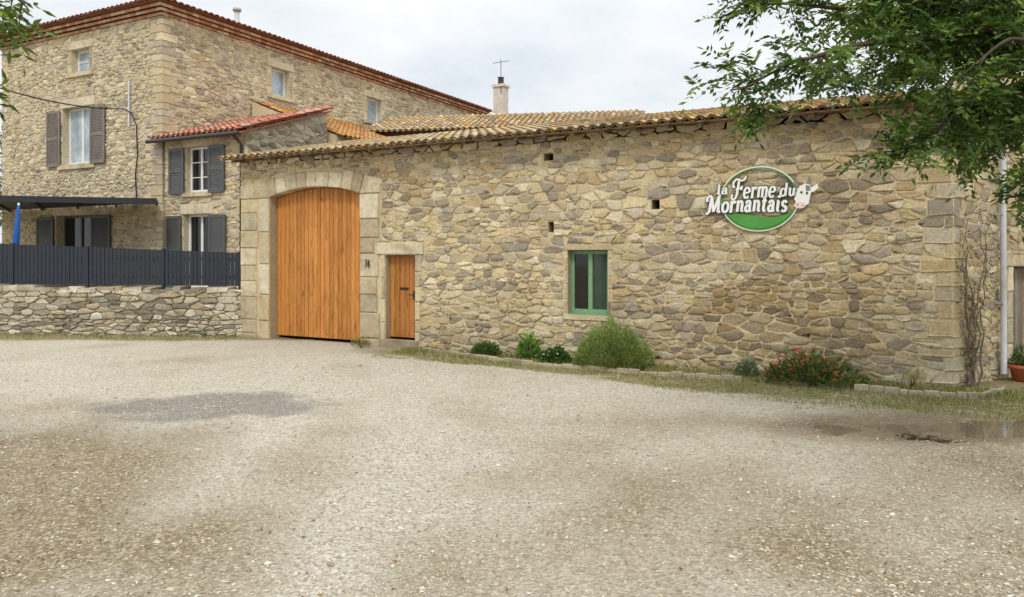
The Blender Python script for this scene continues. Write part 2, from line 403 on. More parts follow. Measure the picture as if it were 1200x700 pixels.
    c=mix(nt,ramp(nt,A.outputs['Alpha'],[(.05,0.),(1.,.75)]),c,mix(nt,1.,c,(.54,.47,.38),'MULTIPLY'))
    c=mix(nt,1.,c,ramp(nt,n2,[(.3,.76),(.7,1.18)]),'MULTIPLY')
    c=mix(nt,1.,c,ramp(nt,n1,[(.3,.81),(.7,1.13)]),'MULTIPLY')
    nt.links.new(c,b.inputs['Base Color']); b.inputs['Roughness'].default_value=.93; b.inputs['Specular IOR Level'].default_value=.2
    p=bump(nt,v.outputs['Distance'],b,.5,.017); p=bump(nt,n1,b,.75,.055,p); bump(nt,n2,b,.5,.012,p)
    me.materials.append(m); o=bpy.data.objects.new('ground',me); COL.objects.link(o)
    tag(o,'pale gravel and dirt farmyard',None,None,'structure')
    # puddle water
    mb=MB(); V=[fr(PUD[0]+2.4*math.cos(2*PI*k/48),PUD[1]+.95*math.sin(2*PI*k/48),-.037) for k in range(48)]
    mb.add(V,[tuple(range(48))]); mw,nt,b=NM('puddle_water'); b.inputs['Base Color'].default_value=(.14,.112,.075,1); b.inputs['Roughness'].default_value=.05; b.inputs['Specular IOR Level'].default_value=.7
    bump(nt,noi(nt,coords(nt),9,3),b,.03,.01)
    tag(mb.build('water',[mw]),'shallow muddy puddle at the right of the yard',None,None,'structure')
    # gravel stones
    mb=MB(); pal=[L(192,184,166),L(178,169,150),L(202,195,179),L(164,154,136),L(147,136,117),L(185,173,147)]
    for _ in range(54000):
        d=3.9+11*RND.random()**1.5; x=RND.uniform(-.74,.74)*d
        if noise.noise(Vector((x*.5,d*.9,1)))<RND.uniform(-.75,.45): continue
        e=((x-PUD[0])/PUD[2])**2+((d-PUD[1])/PUD[3])**2
        if e<1.4 and RND.random()<.9: continue
        w=fr(x,d)
        if w.y>-.15 and w.x<1: continue
        s=RND.choice((.004,.005,.005,.006,.007,.008,.010,.013))*RND.uniform(.8,1.3)*(1+max(0,d-7)*.05)
        if RND.random()<.010: s*=2.2
        a=RND.random()*6.28; w.z=ground_h(x,d)+s*.1; sx,sy,sz=s*RND.uniform(.8,1.5),s*RND.uniform(.7,1.1),s*RND.uniform(.4,.75)
        ca,sa=math.cos(a),math.sin(a); q=[]
        for (X,Y,Z) in ((1,.2,0),(.2,1,.1),(-1,-.1,0),(-.2,-1,.1),(.25,.1,1),(-.3,.2,.85)):
            X*=sx*RND.uniform(.8,1.2);Y*=sy*RND.uniform(.8,1.2); q.append((w.x+X*ca-Y*sa,w.y+X*sa+Y*ca,w.z+Z*sz))
        mb.add(q,[(0,1,4),(1,5,4),(1,2,5),(2,3,5),(3,4,5),(3,0,4)],0,vary(RND.choice(pal),.13))
    tag(mb.build('gravel',[M['pebble']]),'loose gravel stones scattered over the yard','gravel',None,'stuff')
    # fallen leaves
    mb=MB(); pal=[L(120,94,54),L(142,106,52),L(94,76,50),L(122,104,56),L(96,100,44)]
    for _ in range(1900):
        d=4+9*RND.random()**1.4; x=RND.uniform(-.72,.72)*d
        if RND.random()>.2+.8*(abs(x)/(.72*d))**1.5: continue
        w=fr(x,d,ground_h(x,d)+.012); a=RND.random()*6.28
        mb.leaf(w,Vector((math.cos(a),math.sin(a),RND.uniform(-.1,.3))).normalized(),RND.uniform(.02,.045),RND.uniform(.01,.018),vary(RND.choice(pal),.25))
    for _ in range(200):   # soggy litter heaped by the puddle
        g=gp(1086,514); w=g+Vector((RND.gauss(0,.12),RND.gauss(0,.045),RND.uniform(-.03,.02))); a=RND.random()*6.28
        mb.leaf(w,Vector((math.cos(a),math.sin(a),RND.uniform(-.1,.4))).normalized(),RND.uniform(.03,.06),.02,vary(L(84,70,52),.35))
    tag(mb.build('fallen_leaves',[M['leaf']]),'small brown fallen leaves strewn on the gravel','leaves',None,'stuff')
build_ground()
# ================================================================== BARN
barn=thing('stone_barn',(-7.4,0,0),'long low stone barn with arched wooden gate, small door and green window','barn')
BF=lambda u,z,d: (u,-d,z)
BL=-14.8; BT=4.22
gxl,gxr=-13.85,-11.16; gm=(gxl+gxr)/2; spr,crown=3.31,3.51
c_=(gxr-gxl)/2; s_=crown-spr; RA=(c_*c_+s_*s_)/(2*s_); zc=crown-RA; RE=RA+.42
ex=[]; nsl=12
for i in range(nsl):
    a=gm-1.55+3.1*i/nsl; b=gm-1.55+3.1*(i+1)/nsl; m=min(abs(a-gm),abs(b-gm)) if (a-gm)*(b-gm)>0 else 0
    ex.append((a,b,-1,zc+math.sqrt(RE*RE-m*m)-.01))
ex+=[(BL,gxl,-1,3.46),(gxr,-10.72,-1,3.46),(gxr,-10.58,2.2,3.46)]
ex+=[(-10.76,-9.48,1.97,2.25),(-10.76,-9.6,-1,2),(-6.32,-5.36,.76,2.18)]
holes=[(gxl,gxr,-.3,crown+.02),(-10.47,-9.71,.18,1.96),(-6.24,-5.44,.85,2.06)]
small=[(-6.73,-6.53,3.76,3.9),(-6.64,-6.52,2.4,2.6),(-4.62,-4.47,2.78,2.95)]
quo=[]; rq=random.Random(3); z=-.1; i=0
while z<BT-.05:
    h=min(rq.uniform(.12,.28),BT-z); w=(.38 if i%2 else .2)*rq.uniform(.6,1.35); quo.append((-w,0,z,z+h)); z+=h; i+=1
def barn_tint(u,z,c,rn):
    k=1.0
    n=noise.noise(Vector((u*.35,z*.6,4)))
    e=math.hypot((u+2.4)/2.0,(z-.95)/.8)+.5*noise.noise(Vector((u*1.1,z*1.6,8)))
    w=max(0,min(1,(1.15-e)*1.5))
    c=(c[0]*(1-.33*w),c[1]*(1-.39*w),c[2]*(1-.47*w))
    if z<.5: k*=.88
    if -9.4<u<-6.6 and .7<z<1.25: c=tuple(a*.5+b*.5 for a,b in zip(c,MORT))
    k*=1+.15*n
    return tuple(x*k for x in c)
mb=MB()
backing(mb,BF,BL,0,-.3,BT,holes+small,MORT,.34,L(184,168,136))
rubble(mb,BF,BL,0,-.15,BT,.215,.118,ex+small+quo,P_BARN,.018,(.003,.034),21,None,barn_tint)
for h in small: mb.mbox(BF,h[0],h[1],h[2],h[3],-.33,-.3,0,(.01,.01,.01))  # near-black backs: the shade inside the small holes put into colour
mb.add([(BL,0,-.3),(BL,9,-.3),(BL,9,BT),(BL,0,BT)],[(0,1,2,3)],0,MORT)
mb.add([(BL,9,-.3),(4.1,8,-.3),(4.1,8,BT),(BL,9,BT)],[(0,1,2,3)],0,MORT)
mb.build('wall',[M['rubble']],barn)
# side wall
SD=Vector((.459,.889,0)).normalized()
SF=lambda u,z,d: (u*SD.x+d*SD.y, u*SD.y-d*SD.x, z)
mb=MB(); sdoor=(1.98,2.8,.02,1.78)
backing(mb,SF,0,9,-.3,BT+1.2,[sdoor],MORT,.25)
sq=[(0,(.2 if i%2 else .38)*.9,a[2],a[3]) for i,a in enumerate(quo)]
rubble(mb,SF,0,5,-.1,BT,.215,.12,sq+[(1.72,3.05,-1,1.98)],[tuple(x*.97 for x in c) for c in P_BARN],.018,(.003,.03),22)
mb.build('side_wall',[M['rubble']],barn)
mb=MB()
for a,s in zip(quo,sq):
    col=vary(RND.choice(P_BARN),.12); w=-a[0]; w2=s[1]
    g=.006; V=[]
    dq=.012+RND.uniform(-.01,.012); jz=lambda: RND.uniform(0,.02)
    for z,sg_ in ((a[2]+g,1),(a[3]-g,-1)):
        for p in ((-w+g+jz(),.02),(-w+g+.01+jz(),-dq),(-.016-jz()*1.8,-dq+RND.uniform(-.006,.004))): V.append((p[0],p[1],z+sg_*jz()))
        for p in ((.02+jz()*1.4,dq),(w2-g-jz(),dq),(w2-g,-.02)): V.append(Vector(SF(p[0],z+sg_*jz(),p[1])))
    mb.add(V,[(0,1,7,6),(1,2,8,7),(2,3,9,8),(3,4,10,9),(4,5,11,10),(0,1,2,3,4,5),(6,7,8,9,10,11)],0,col)
mb.build('corner_quoins',[M['rubble']],barn,.016)
# gate surround
mb=MB()
blocks_col(mb,BF,BL,gxl-.36,-.2,spr-.02,.42,-.3,.03,P_DRESS,31,0,.06)
blocks_col(mb,BF,gxl-.36,gxl,-.2,spr-.02,.6,-.34,.04,P_DRESS,30,.05,0)
blocks_col(mb,BF,gxr,-10.58,-.2,spr-.02,.48,-.34,.04,P_DRESS,32,0,.14)
ha=math.asin(c_/RA); nv=9; an_=[-ha]
rv=random.Random(4)
for i in range(1,nv): an_.append(-ha+2*ha*(i+rv.uniform(-.22,.22))/nv)
an_.append(ha)
for i in range(nv):
    a0,a1=an_[i],an_[i+1]; g=.0012; rr_=RE+rv.uniform(-.1,.02)
    poly=[(gm+RA*math.sin(a0+g),zc+RA*math.cos(a0+g)),(gm+RA*math.sin(a1-g),zc+RA*math.cos(a1-g)),(gm+rr_*math.sin(a1-g),zc+rr_*math.cos(a1-g)),(gm+rr_*math.sin(a0+g),zc+rr_*math.cos(a0+g))]
    mb.slab(BF,poly,-.34,.04+RND.uniform(-.012,.008),.016,0,vary(RND.choice(P_DRESS),.12))
for sg,edge in ((-1,BL),(1,-10.6)):
    x0=gm+sg*(RA*math.sin(ha)+.006); x1=gm+sg*(RE*math.sin(ha)+.006)
    poly=[(x0,spr+.0),(edge,spr),(edge,spr+.3),(x1,zc+RE*math.cos(ha))]
    mb.slab(BF,poly if sg<0 else poly[::-1],-.34,.035,.016,0,vary(P_DRESS[0],.06))
mb.build('gate_surround',[M['dressed']],barn)
# gate leaves
def boards(mb,mp,u0,u1,z0,z1f,d0,d1,bw,seed):
    rn=random.Random(seed); u=u0
    while u<u1-.01:
        w=min(bw*rn.uniform(.9,1.1),u1-u); k=rn.uniform(.82,1.1); a,b=u+.006,u+w-.006
        mb.slab(mp,[(a,z0),(b,z0),(b,z1f(b)),(a,z1f(a))],d0,d1+rn.uniform(-.003,.003),.009,0,(k,k*rn.uniform(.95,1.03),k*rn.uniform(.9,1.05))); u+=w
arch=lambda u: zc+math.sqrt(max(0,RA*RA-(u-gm)**2))-.015
for a,b,sd in ((gxl+.02,gm-.004,1),(gm+.004,gxr-.02,2)):
    mb=MB(); boards(mb,BF,a,b,.06,arch,-.3,-.22,.125,sd)
    mb.build('gate_leaf',[M['oak']],barn)
mb=MB(); mb.box(BL+.1,-.2,.36,.4,-.2,4.1); mb.build('dark_interior_sheet',[M['void']],barn)  # dark sheet behind the openings, the barn interior's darkness put into its colour
# small door
mb=MB()
blocks_col(mb,BF,-10.575,-10.475,.0,1.97,.5,-.34,.035,P_DRESS,33)
blocks_col(mb,BF,-9.705,-9.49,.0,1.97,.34,-.34,.03,P_DRESS,34,0,.1)
mb.slab(BF,[(-10.75,1.985),(-10.1,1.975),(-9.48,1.98),(-9.49,2.21),(-10,2.235),(-10.74,2.22)],-.34,.045,.016,0,P_DRESS[2])
mb.slab(BF,quad(-10.6,-9.6,-.1,.18),-.34,.10,.02,0,tuple(x*.7 for x in P_DRESS[3]))
mb.build('door_surround',[M['dressed']],barn)
mb=MB(); boards(mb,BF,-10.46,-9.72,.2,lambda u:1.95,-.2,-.15,.12,5)
dr=mb.build('door',[M['oak']],barn)
mb=MB(); mb.mbox(BF,-9.86,-9.8,1.02,1.2,-.152,-.135); mb.tube([BF(-9.83,1.12,-.14),BF(-9.83,1.12,-.08),BF(-9.93,1.12,-.075)],.011); mb.build('handle',[M['iron']],dr)
mb=MB(); mb.mbox(BF,-10.2,-9.98,1.22,1.27,-.152,-.138); mb.build('letter_slot',[M['iron']],dr)
mb=MB(); boards(mb,SF,sdoor[0]+.03,sdoor[1]-.03,.02,lambda u:1.75,-.2,-.15,.16,7); mb.build('side_door',[M['shutter_brown']],barn)
mb=MB(); blocks_col(mb,SF,1.72,1.975,-.1,1.79,.36,-.25,.03,P_DRESS,35,.06,0); blocks_col(mb,SF,2.805,3.03,-.1,1.79,.36,-.25,.03,P_DRESS,36,0,.06); mb.slab(SF,quad(1.72,3.03,1.795,1.98),-.25,.04,.015,0,P_DRESS[1]); mb.build('side_door_surround',[M['dressed']],barn)
# windows
def window(root,mp,u0,u1,z0,z1,d,mf,mg,cols=2,rows=1,fw=.055,name='window',mg2=None):
    mb=MB()
    mb.mbox(mp,u0,u0+fw,z0,z1,d-.06,d); mb.mbox(mp,u1-fw,u1,z0,z1,d-.06,d)
    mb.mbox(mp,u0+fw,u1-fw,z0,z0+fw*1.2,d-.06,d-.002); mb.mbox(mp,u0+fw,u1-fw,z1-fw,z1,d-.06,d-.002)
    for i in range(1,cols):
        c=u0+(u1-u0)*i/cols; mb.mbox(mp,c-fw*.6,c+fw*.6,z0+fw*1.2,z1-fw,d-.06,d+.006)
    for j in range(1,rows):
        c=z0+(z1-z0)*j/rows
        for i in range(cols):
            a=u0+(u1-u0)*i/cols+fw*.61; b=u0+(u1-u0)*(i+1)/cols-fw*.61
            if i==0: a=u0+fw
            if i==cols-1: b=u1-fw
            mb.mbox(mp,a,b,c-.014,c+.014,d-.05,d-.008)
    f=mb.build(name,[mf],root,.005)
    um=(u0+u1)/2
    for a,b,m_ in (((u0+.02,um-.003,mg),(um+.003,u1-.02,mg2)) if mg2 else ((u0+.02,u1-.02,mg),)):
        g=MB(); g.mbox(mp,a,b,z0+.02,z1-.02,d-.042,d-.034); g.build('pane',[m_],f)
    return f
mb=MB()
mb.slab(BF,quad(-6.32,-5.36,2.065,2.175),-.34,.02,.014,0,P_BARN[1])
blocks_col(mb,BF,-6.32,-6.245,.86,2.06,.24,-.34,.012,P_BARN,37,.02,0); blocks_col(mb,BF,-5.435,-5.36,.86,2.06,.26,-.34,.012,P_BARN,38,0,.02)
mb.slab(BF,quad(-6.32,-5.36,.765,.855),-.34,.04,.014,0,P_BARN[2])
mb.build('window_surround',[M['rubble']],barn)
wf=window(barn,BF,-6.235,-5.445,.87,2.055,-.15,M['greenpaint'],M['glass_dark'],2,1,.07,mg2=M['glass_reflection'])
mb=MB(); mb.mbox(BF,-6.23,-5.45,.853,.875,-.15,.02); mb.build('sill',[M['greenpaint']],wf)
# barn roof
SL=.215; ey=-.40; ez=4.22
ry=lambda y: ez+SL*(y-ey)
roof_deck=MB()
pts=[(-15.05,ey),(.2,ey),(3.1,5.0),(-15.05,5.0)]
roof_deck.add([(x,y,ry(y)-.005) for x,y in pts]+[(x,y,ry(y)-.03) for x,y in pts],[(0,1,2,3),(4,5,6,7),(0,1,5,4),(1,2,6,5),(2,3,7,6),(3,0,4,7)],0,L(156,132,102))
roof_deck.add([(-15.05,5,ry(5)),(3.1,5,ry(5)),(4.6,9.4,4.3),(-15.05,9.4,4.3)],[(0,1,2,3)],0,L(160,132,102))
pit=.21; S=Vector((0,1,SL)).normalized()
def st(i):
    x=-15.0+i*pit
    return 0 if x<.2 else max(0,math.ceil(((x-.15)/.516)/S.y/.36)*.36)
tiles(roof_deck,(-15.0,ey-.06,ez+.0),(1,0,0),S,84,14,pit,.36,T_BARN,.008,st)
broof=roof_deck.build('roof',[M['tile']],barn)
x=-14.7
while x<.2:
    m=MB(); w=.04; V=[]
    for y in (ey+.06,.15):
        for zz in (ry(y)-.032,ry(y)-.1):
            V+=[(x-w,y,zz),(x+w,y,zz)]
    m.add(V,[(0,1,3,2),(4,5,7,6),(0,1,5,4),(2,3,7,6),(0,2,6,4),(1,3,7,5)],0,vary((1,1,1),.15)); m.build('rafter',[M['rafter']],broof); x+=.58
mb=MB(); mb.box(BL,0,-.0,.3,4.1,ry(0)-.035,0,L(170,150,118)); mb.build('wall_plate',[M['rubble']],barn)
mb=MB(); mb.tube([SF(1.38,.1,.12),SF(1.36,1.5,.12),SF(1.34,3.9,.12)],.045,12); mb.mbox(SF,1.3,1.42,1.2,1.24,.02,.14); mb.mbox(SF,1.3,1.42,2.6,2.64,.02,.14); mb.build('downpipe',[M['zinc']],barn)
# ================================================================== FARMHOUSE
HX,HXL,HY,HYB,HT=-20.3,-28.75,2.0,21.2,9.12
house=thing('farmhouse',(-24.5,11,0),'tall three storey stone farmhouse with red brick cornice under a hipped tile roof','house')
HF=lambda u,z,d:(u,HY-d,z); HR=lambda u,z,d:(HX+d,u,z)
w_at=(-24.72,-23.8,7.86,8.62); w_mid=(-25.2,-23.7,4.9,6.75); w_gr=(-25.56,-23.66,1.0,3.24)
wr1=(6.36,7.2,7.58,8.55); wr2=(11.6,12.55,7.5,8.48)
hq=[];z=1.0;i=0;rq=random.Random(8)
while z<HT-.05:
    h=min(rq.uniform(.16,.32),HT-z); hq.append((z,z+h,(.48,.26)[i%2]*rq.uniform(.8,1.2),(.26,.48)[i%2]*rq.uniform(.8,1.2))); z+=h;i+=1
mb=MB()
backing(mb,HF,HXL,HX,-.2,HT,[w_at,w_mid,w_gr],MORT_H,.3,L(208,198,172)); backing(mb,HR,HY,HYB,-.2,HT,[wr1,wr2],MORT_H,.3,L(208,198,172))
mb.add([(HXL,HY,-.2),(HXL,HYB,-.2),(HXL,HYB,HT),(HXL,HY,HT)],[(0,1,2,3)],0,MORT_H); mb.add([(HXL,HYB,-.2),(HX,HYB,-.2),(HX,HYB,HT),(HXL,HYB,HT)],[(0,1,2,3)],0,MORT_H)
def ring(w,a=.22,b=.26,c=.16): return (w[0]-a,w[1]+a,w[2]-c,w[3]+b)
exf=[ring(w_at),ring(w_mid,.2,.3),ring(w_gr,.16,.3)]+[(HX-q[2],HX,q[0],q[1]) for q in hq]
rubble(mb,HF,HXL,HX,1.0,HT,.22,.12,exf,P_HOUSE,.024,(.003,.03),41)
rubble(mb,HR,HY,HYB,4.8,HT,.23,.125,[ring(wr1),ring(wr2)]+[(HY,HY+q[3],q[0],q[1]) for q in hq],P_HOUSE,.024,(.003,.03),42)
mb.build('wall',[M['rubble_house']],house)
mb=MB()
for z0,z1,wa,wb in hq:
    V=[]
    for z in (z0+.006,z1-.006): V+=[(HX-wa,HY+.02,z),(HX-wa,HY-.015,z),(HX+.015,HY-.015,z),(HX+.015,HY+wb,z),(HX-.02,HY+wb,z)]
    mb.add(V,[(0,1,6,5),(1,2,7,6),(2,3,8,7),(3,4,9,8),(0,1,2,3,4),(5,6,7,8,9)],0,vary(RND.choice(P_HOUSE),.1))
mb.build('corner_quoins',[M['rubble_house']],house,.014)
def surround(root,mp,w,a=.2,b=.26,c=.14,seed=1,sill=True):
    mb=MB(); u0,u1,z0,z1=w
    blocks_col(mb,mp,u0-a,u0-.002,z0,z1,.36,-.28,.025,P_DRESS,seed,.06,0); blocks_col(mb,mp,u1+.002,u1+a,z0,z1,.36,-.28,.025,P_DRESS,seed+1,0,.06)
    mb.slab(mp,quad(u0-a-.02,u1+a+.02,z1+.004,z1+b),-.28,.035,.012,0,P_DRESS[2])
    if sill: mb.slab(mp,quad(u0-a-.03,u1+a+.03,z0-c,z0-.004),-.28,.08,.014,0,P_DRESS[0])
    mb.build('window_surround',[M['dressed']],root)
surround(house,HF,w_at,seed=51); surround(house,HF,w_mid,.18,.3,.16,53); surround(house,HF,w_gr,.15,.3,.1,55,False)
surround(house,HR,wr1,seed=57); surround(house,HR,wr2,seed=59)
window(house,HF,*w_at,-.2,M['white'],M['glass_pale'],1,2,.07); window(house,HF,*w_mid,-.2,M['white'],M['glass_pale'],2,1,.07)
window(house,HR,*wr1,-.2,M['white'],M['glass_pale'],1,1,.07); window(house,HR,*wr2,-.2,M['white'],M['glass_pale'],1,1,.07)
window(house,HF,*w_gr,-.25,M['shutter_grey'],M['glass_dark'],2,1,.07)
def shutter(root,mp,u0,u1,z0,z1,m,label=None,d=.06):
    mb=MB(); fw=.075
    mb.mbox(mp,u0,u0+fw,z0,z1,d,d+.035,0,(.95,.95,.95)); mb.mbox(mp,u1-fw,u1,z0,z1,d,d+.035)
    zm=(z0+z1)/2
    for a,b in ((z0,z0+.09),(zm-.045,zm+.045),(z1-.09,z1)): mb.mbox(mp,u0+fw,u1-fw,a,b,d,d+.033)
    for lo,hi in ((z0+.09,zm-.045),(zm+.045,z1-.09)):
        n=max(2,int((hi-lo)/.06))
        for i in range(n):
            a=lo+(hi-lo)*i/n; b=a+(hi-lo)/n
            mb.add([mp(u0+fw,a+.004,d+.028),mp(u1-fw,a+.004,d+.028),mp(u1-fw,b,d+.008),mp(u0+fw,b,d+.008)],[(0,1,2,3)],0,(.85,.85,.85))
    mb.mbox(mp,u0+.02,u1-.02,z0+.02,z1-.02,d-.012,d+.004)
    return tag(mb.build('shutter',[m],root),label)
shutter(house,HF,-25.98,-25.25,4.86,6.7,M['shutter_brown'],'weathered grey brown louvred shutter'); shutter(house,HF,-23.65,-22.92,4.86,6.7,M['shutter_brown'],'weathered grey brown louvred shutter')
shutter(house,HF,-26.55,-25.62,1.02,3.2,M['shutter_grey'],'dark grey louvred shutter'); shutter(house,HF,-23.6,-22.65,1.02,3.2,M['shutter_grey'],'dark grey louvred shutter')
# cornice of stepped brick courses
mb=MB(); P_BR=[L(200,148,114),L(188,134,102),L(210,164,130),L(178,124,94),L(212,178,148)]
for k in range(3):
    z0=HT+.1*k; z1=z0+.086; o=.05+.1*k
    mb.box(HXL-o,HX+o-.015,HY-o+.015,HYB+o-.015,z0,z1+.014,0,L(200,176,146))
    u=HXL-o; n=int((HX+o-u)/.225); bl=(HX+o-u)/n
    for i in range(n): mb.mbox(HF,u+i*bl+.008,u+(i+1)*bl-.008,z0,z1,-.05,o,0,vary(RND.choice(P_BR),.13))
    u=HY-o+.001; n=int((HYB-u)/.225); bl=(HYB+o-u)/n
    for i in range(1,n): mb.mbox(HR,u+i*bl+.008,u+(i+1)*bl-.008,z0,z1,-.05,o,0,vary(RND.choice(P_BR),.13))
mb.build('cornice',[M['brick']],house)
# roof
EZ=HT+.34; OV=.36; rs=.27; x0,x1,y0,y1=HXL-OV,HX+OV,HY-OV,HYB+OV; hw=(x1-x0)/2; rz=EZ+hw*rs
mb=MB(); V=[(x0,y0,EZ),(x1,y0,EZ),(x1,y1,EZ),(x0,y1,EZ),((x0+x1)/2,y0+hw,rz),((x0+x1)/2,y1-hw,rz)]
mb.add(V,[(0,1,4),(1,2,5,4),(2,3,5),(3,0,4,5),(0,1,2,3)],0,L(160,114,92))
tiles(mb,(x0+.05,y0-.05,EZ),(1,0,0),(0,1,rs),int((x1-x0)/.22),2,.22,.36,T_HOUSE,.01)
tiles(mb,(x1+.05,y0+.05,EZ),(0,1,0),(-1,0,rs),int((y1-y0)/.22),3,.22,.36,T_HOUSE,.01)
hr=mb.build('roof',[M['tile']],house)
mb=MB(); q=Vector((-21.6,6.0,0)); mb.tube([q+Vector((0,0,EZ+.2)),q+Vector((0,0,EZ+1.15))],.09,12); mb.lathe(q+Vector((0,0,EZ+1.12)),[(.0,.14),(.15,.1),(.15,.0),(.09,0)],12); mb.build('vent_pipe',[M['zinc']],hr)
mb=MB(); mb.tube([HF(-21.75,5.9,.06),HF(-21.75,7.3,.06)],.03,8); mb.mbox(HF,-21.8,-21.7,6.9,6.94,.0,.08); mb.build('service_pipe',[M['zinc']],house)
# ================================================================== EXTENSION
ext=thing('house_extension',(-18.6,3.6,0),'two storey stone extension with red tile lean-to roof, between farmhouse and barn','house')
AX0,AX1,AY,AYB=-20.24,-16.85,2.06,5.3
AF=lambda u,z,d:(u,AY-d,z); AR=lambda u,z,d:(AX1+d,u,z)
aw1=(-19.3,-18.34,3.78,5.1); aw2=(-19.42,-18.3,1.0,3.14); AT=5.42
mb=MB(); backing(mb,AF,AX0,AX1,-.2,AT,[aw1,aw2],MORT_H,.28,L(208,198,172))
az=lambda y: AT+.32*(y-AY)
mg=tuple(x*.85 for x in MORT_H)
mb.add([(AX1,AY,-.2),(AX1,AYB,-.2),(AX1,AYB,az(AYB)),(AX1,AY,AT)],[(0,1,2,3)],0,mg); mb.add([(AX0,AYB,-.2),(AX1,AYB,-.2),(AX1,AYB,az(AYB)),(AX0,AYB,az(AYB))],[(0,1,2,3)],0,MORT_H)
rubble(mb,AF,AX0,AX1,1.0,AT,.22,.12,[ring(aw1,.14,.22,.14),ring(aw2,.14,.3,.05)],P_HOUSE,.024,(.003,.03),43)
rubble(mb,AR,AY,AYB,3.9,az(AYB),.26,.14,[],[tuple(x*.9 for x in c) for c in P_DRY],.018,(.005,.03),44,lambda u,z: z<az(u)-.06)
mb.build('wall',[M['rubble_house']],ext)
surround(ext,AF,aw1,.13,.22,.13,61); surround(ext,AF,aw2,.13,.3,.1,63,False)
window(ext,AF,*aw1,-.14,M['white'],M['glass_dark'],2,3,.06); window(ext,AF,*aw2,-.18,M['white'],M['glass_dark'],2,1,.07)
for a in ((-19.98,-19.33,3.74,5.08),(-18.3,-17.65,3.74,5.08),(-20.1,-19.45,1.0,3.1),(-18.27,-17.6,1.0,3.1)): shutter(ext,AF,*a,M['shutter_grey'])
mb=MB(); sl=.32; S=Vector((0,1,sl)).normalized(); e0=AY-.3; AXR=AX1+.14
mb.add([(AX0-.3,e0,az(e0)+.03),(AXR,e0,az(e0)+.03),(AXR,AYB+.1,az(AYB+.1)+.03),(AX0,AYB+.1,az(AYB+.1)+.03)]+[(AX0-.3,e0,az(e0)-.02),(AXR,e0,az(e0)-.02),(AXR,AYB+.1,az(AYB+.1)-.02),(AX0,AYB+.1,az(AYB+.1)-.02)],[(0,1,2,3),(4,5,6,7),(0,1,5,4),(1,2,6,5)],0,L(190,128,106))
tiles(mb,(AX0-.25,e0-.05,az(e0)+.05),(1,0,0),S,17,10,.22,.37,T_RED,.03)
# tile row laid along the verge, capping the gable
tiles(mb,(AXR-.03,e0-.04,az(e0)+.05),(1,0,0),S,1,10,.24,.37,T_RED,.07)
mb.build('roof',[M['tile']],ext)
mb=MB(); mb.tube([(AX0-.3,e0-.1,az(e0)-.02),(AX1+.1,e0-.1,az(e0)-.03)],.06,8); mb.build('gutter',[M['darkpipe']],ext)
mb=MB(); mb.tube([(AX1-.12,e0-.08,az(e0)-.05),(AX1-.12,AY-.08,az(e0)-.3),(AX1-.12,AY-.08,1.0)],.045,8); mb.build('downpipe',[M['darkpipe']],ext)
# lean-to behind, against the farmhouse flank
lt=thing('lean_to',(-18.4,7.6,0),'low lean-to with orange lichened tiles against the farmhouse flank, behind the extension','building')
LE=5.76; LS=.38
mb=MB(); LX0,LX1,LY0,LY1=HX+.06,-16.55,5.42,11.2; lz=lambda x:LE+LS*(LX1-x)
mb.add([(LX1,LY0,0),(LX1,LY1,0),(LX1,LY1,LE-.03),(LX1,LY0,LE-.03)],[(0,1,2,3)],0,MORT_H); mb.add([(LX0,LY1,0),(LX1,LY1,0),(LX1,LY1,LE-.03),(LX0,LY1,lz(LX0)-.03)],[(0,1,2,3)],0,MORT_H); mb.add([(LX0,LY0,0),(LX1,LY0,0),(LX1,LY0,LE-.03),(LX0,LY0,lz(LX0)-.03)],[(0,1,2,3)],0,MORT_H)
mb.build('wall',[M['rubble_house']],lt)
mb=MB(); mb.add([(LX1+.25,LY0,lz(LX1+.25)),(LX1+.25,LY1+.1,lz(LX1+.25)),(LX0,LY1+.1,lz(LX0)),(LX0,LY0,lz(LX0))],[(0,1,2,3)],0,L(190,136,84))
tiles(mb,(LX1+.28,LY0+.1,lz(LX1+.28)),(0,1,0),(-1,0,LS),26,11,.22,.38,T_LICHEN,.02)
mb.build('roof',[M['tile']],lt)
# ================================================================== OUTBUILDING behind the barn
ob=thing('outbuilding',tuple(fr(0,31,0)),'rear outbuilding with a low tiled roof and a rendered chimney, rising behind the barn','building')
rl=cp(500,31.6,139.5); rr=cp(756,30.1,129.5); U=(rr-rl); U.z=0; Ul=U.length; U.normalize(); Bk=Vector((-U.y,U.x,0))
rzv=7.75; dep=3.4; el=rl-Bk*dep-U*1.6; el.z=6.62; er=rr-Bk*dep; er.z=6.62; rl.z=rr.z=rzv
bl=rl+Bk*dep; bl.z=6.62; br=rr+Bk*dep; br.z=6.62
mb=MB(); i_=Bk*.45
def vert_wall(a,b,za,zb): mb.add([(a.x,a.y,0),(b.x,b.y,0),(b.x,b.y,zb),(a.x,a.y,za)],[(0,1,2,3)],0,L(120,104,82))
vert_wall(el+i_+U*.3,er+i_-U*.2,6.7,6.7); vert_wall(er+i_-U*.2,br-i_-U*.2,6.7,6.7); vert_wall(el+i_+U*.3,bl-i_,6.7,6.7); vert_wall(bl-i_,br-i_-U*.2,6.7,6.7)
a=er+i_-U*.2; b=br-i_-U*.2; r_=rr-U*.2
mb.add([(a.x,a.y,6.7),(b.x,b.y,6.7),(r_.x,r_.y,rzv-.06)],[(0,1,2)],0,L(120,104,82))
mb.build('wall',[M['rubble_house']],ob)
mb=MB(); mb.add([el,er,rr,rl],[(0,1,2,3)],0,L(140,112,88)); mb.add([rl,rr,br,bl],[(0,1,2,3)],0,L(140,112,88)); mb.add([el,rl,bl],[(0,1,2)],0,L(140,112,88))
Sv=(rr-er).normalized(); nc=int((er-el).length/.225); ln=(rr-er).length
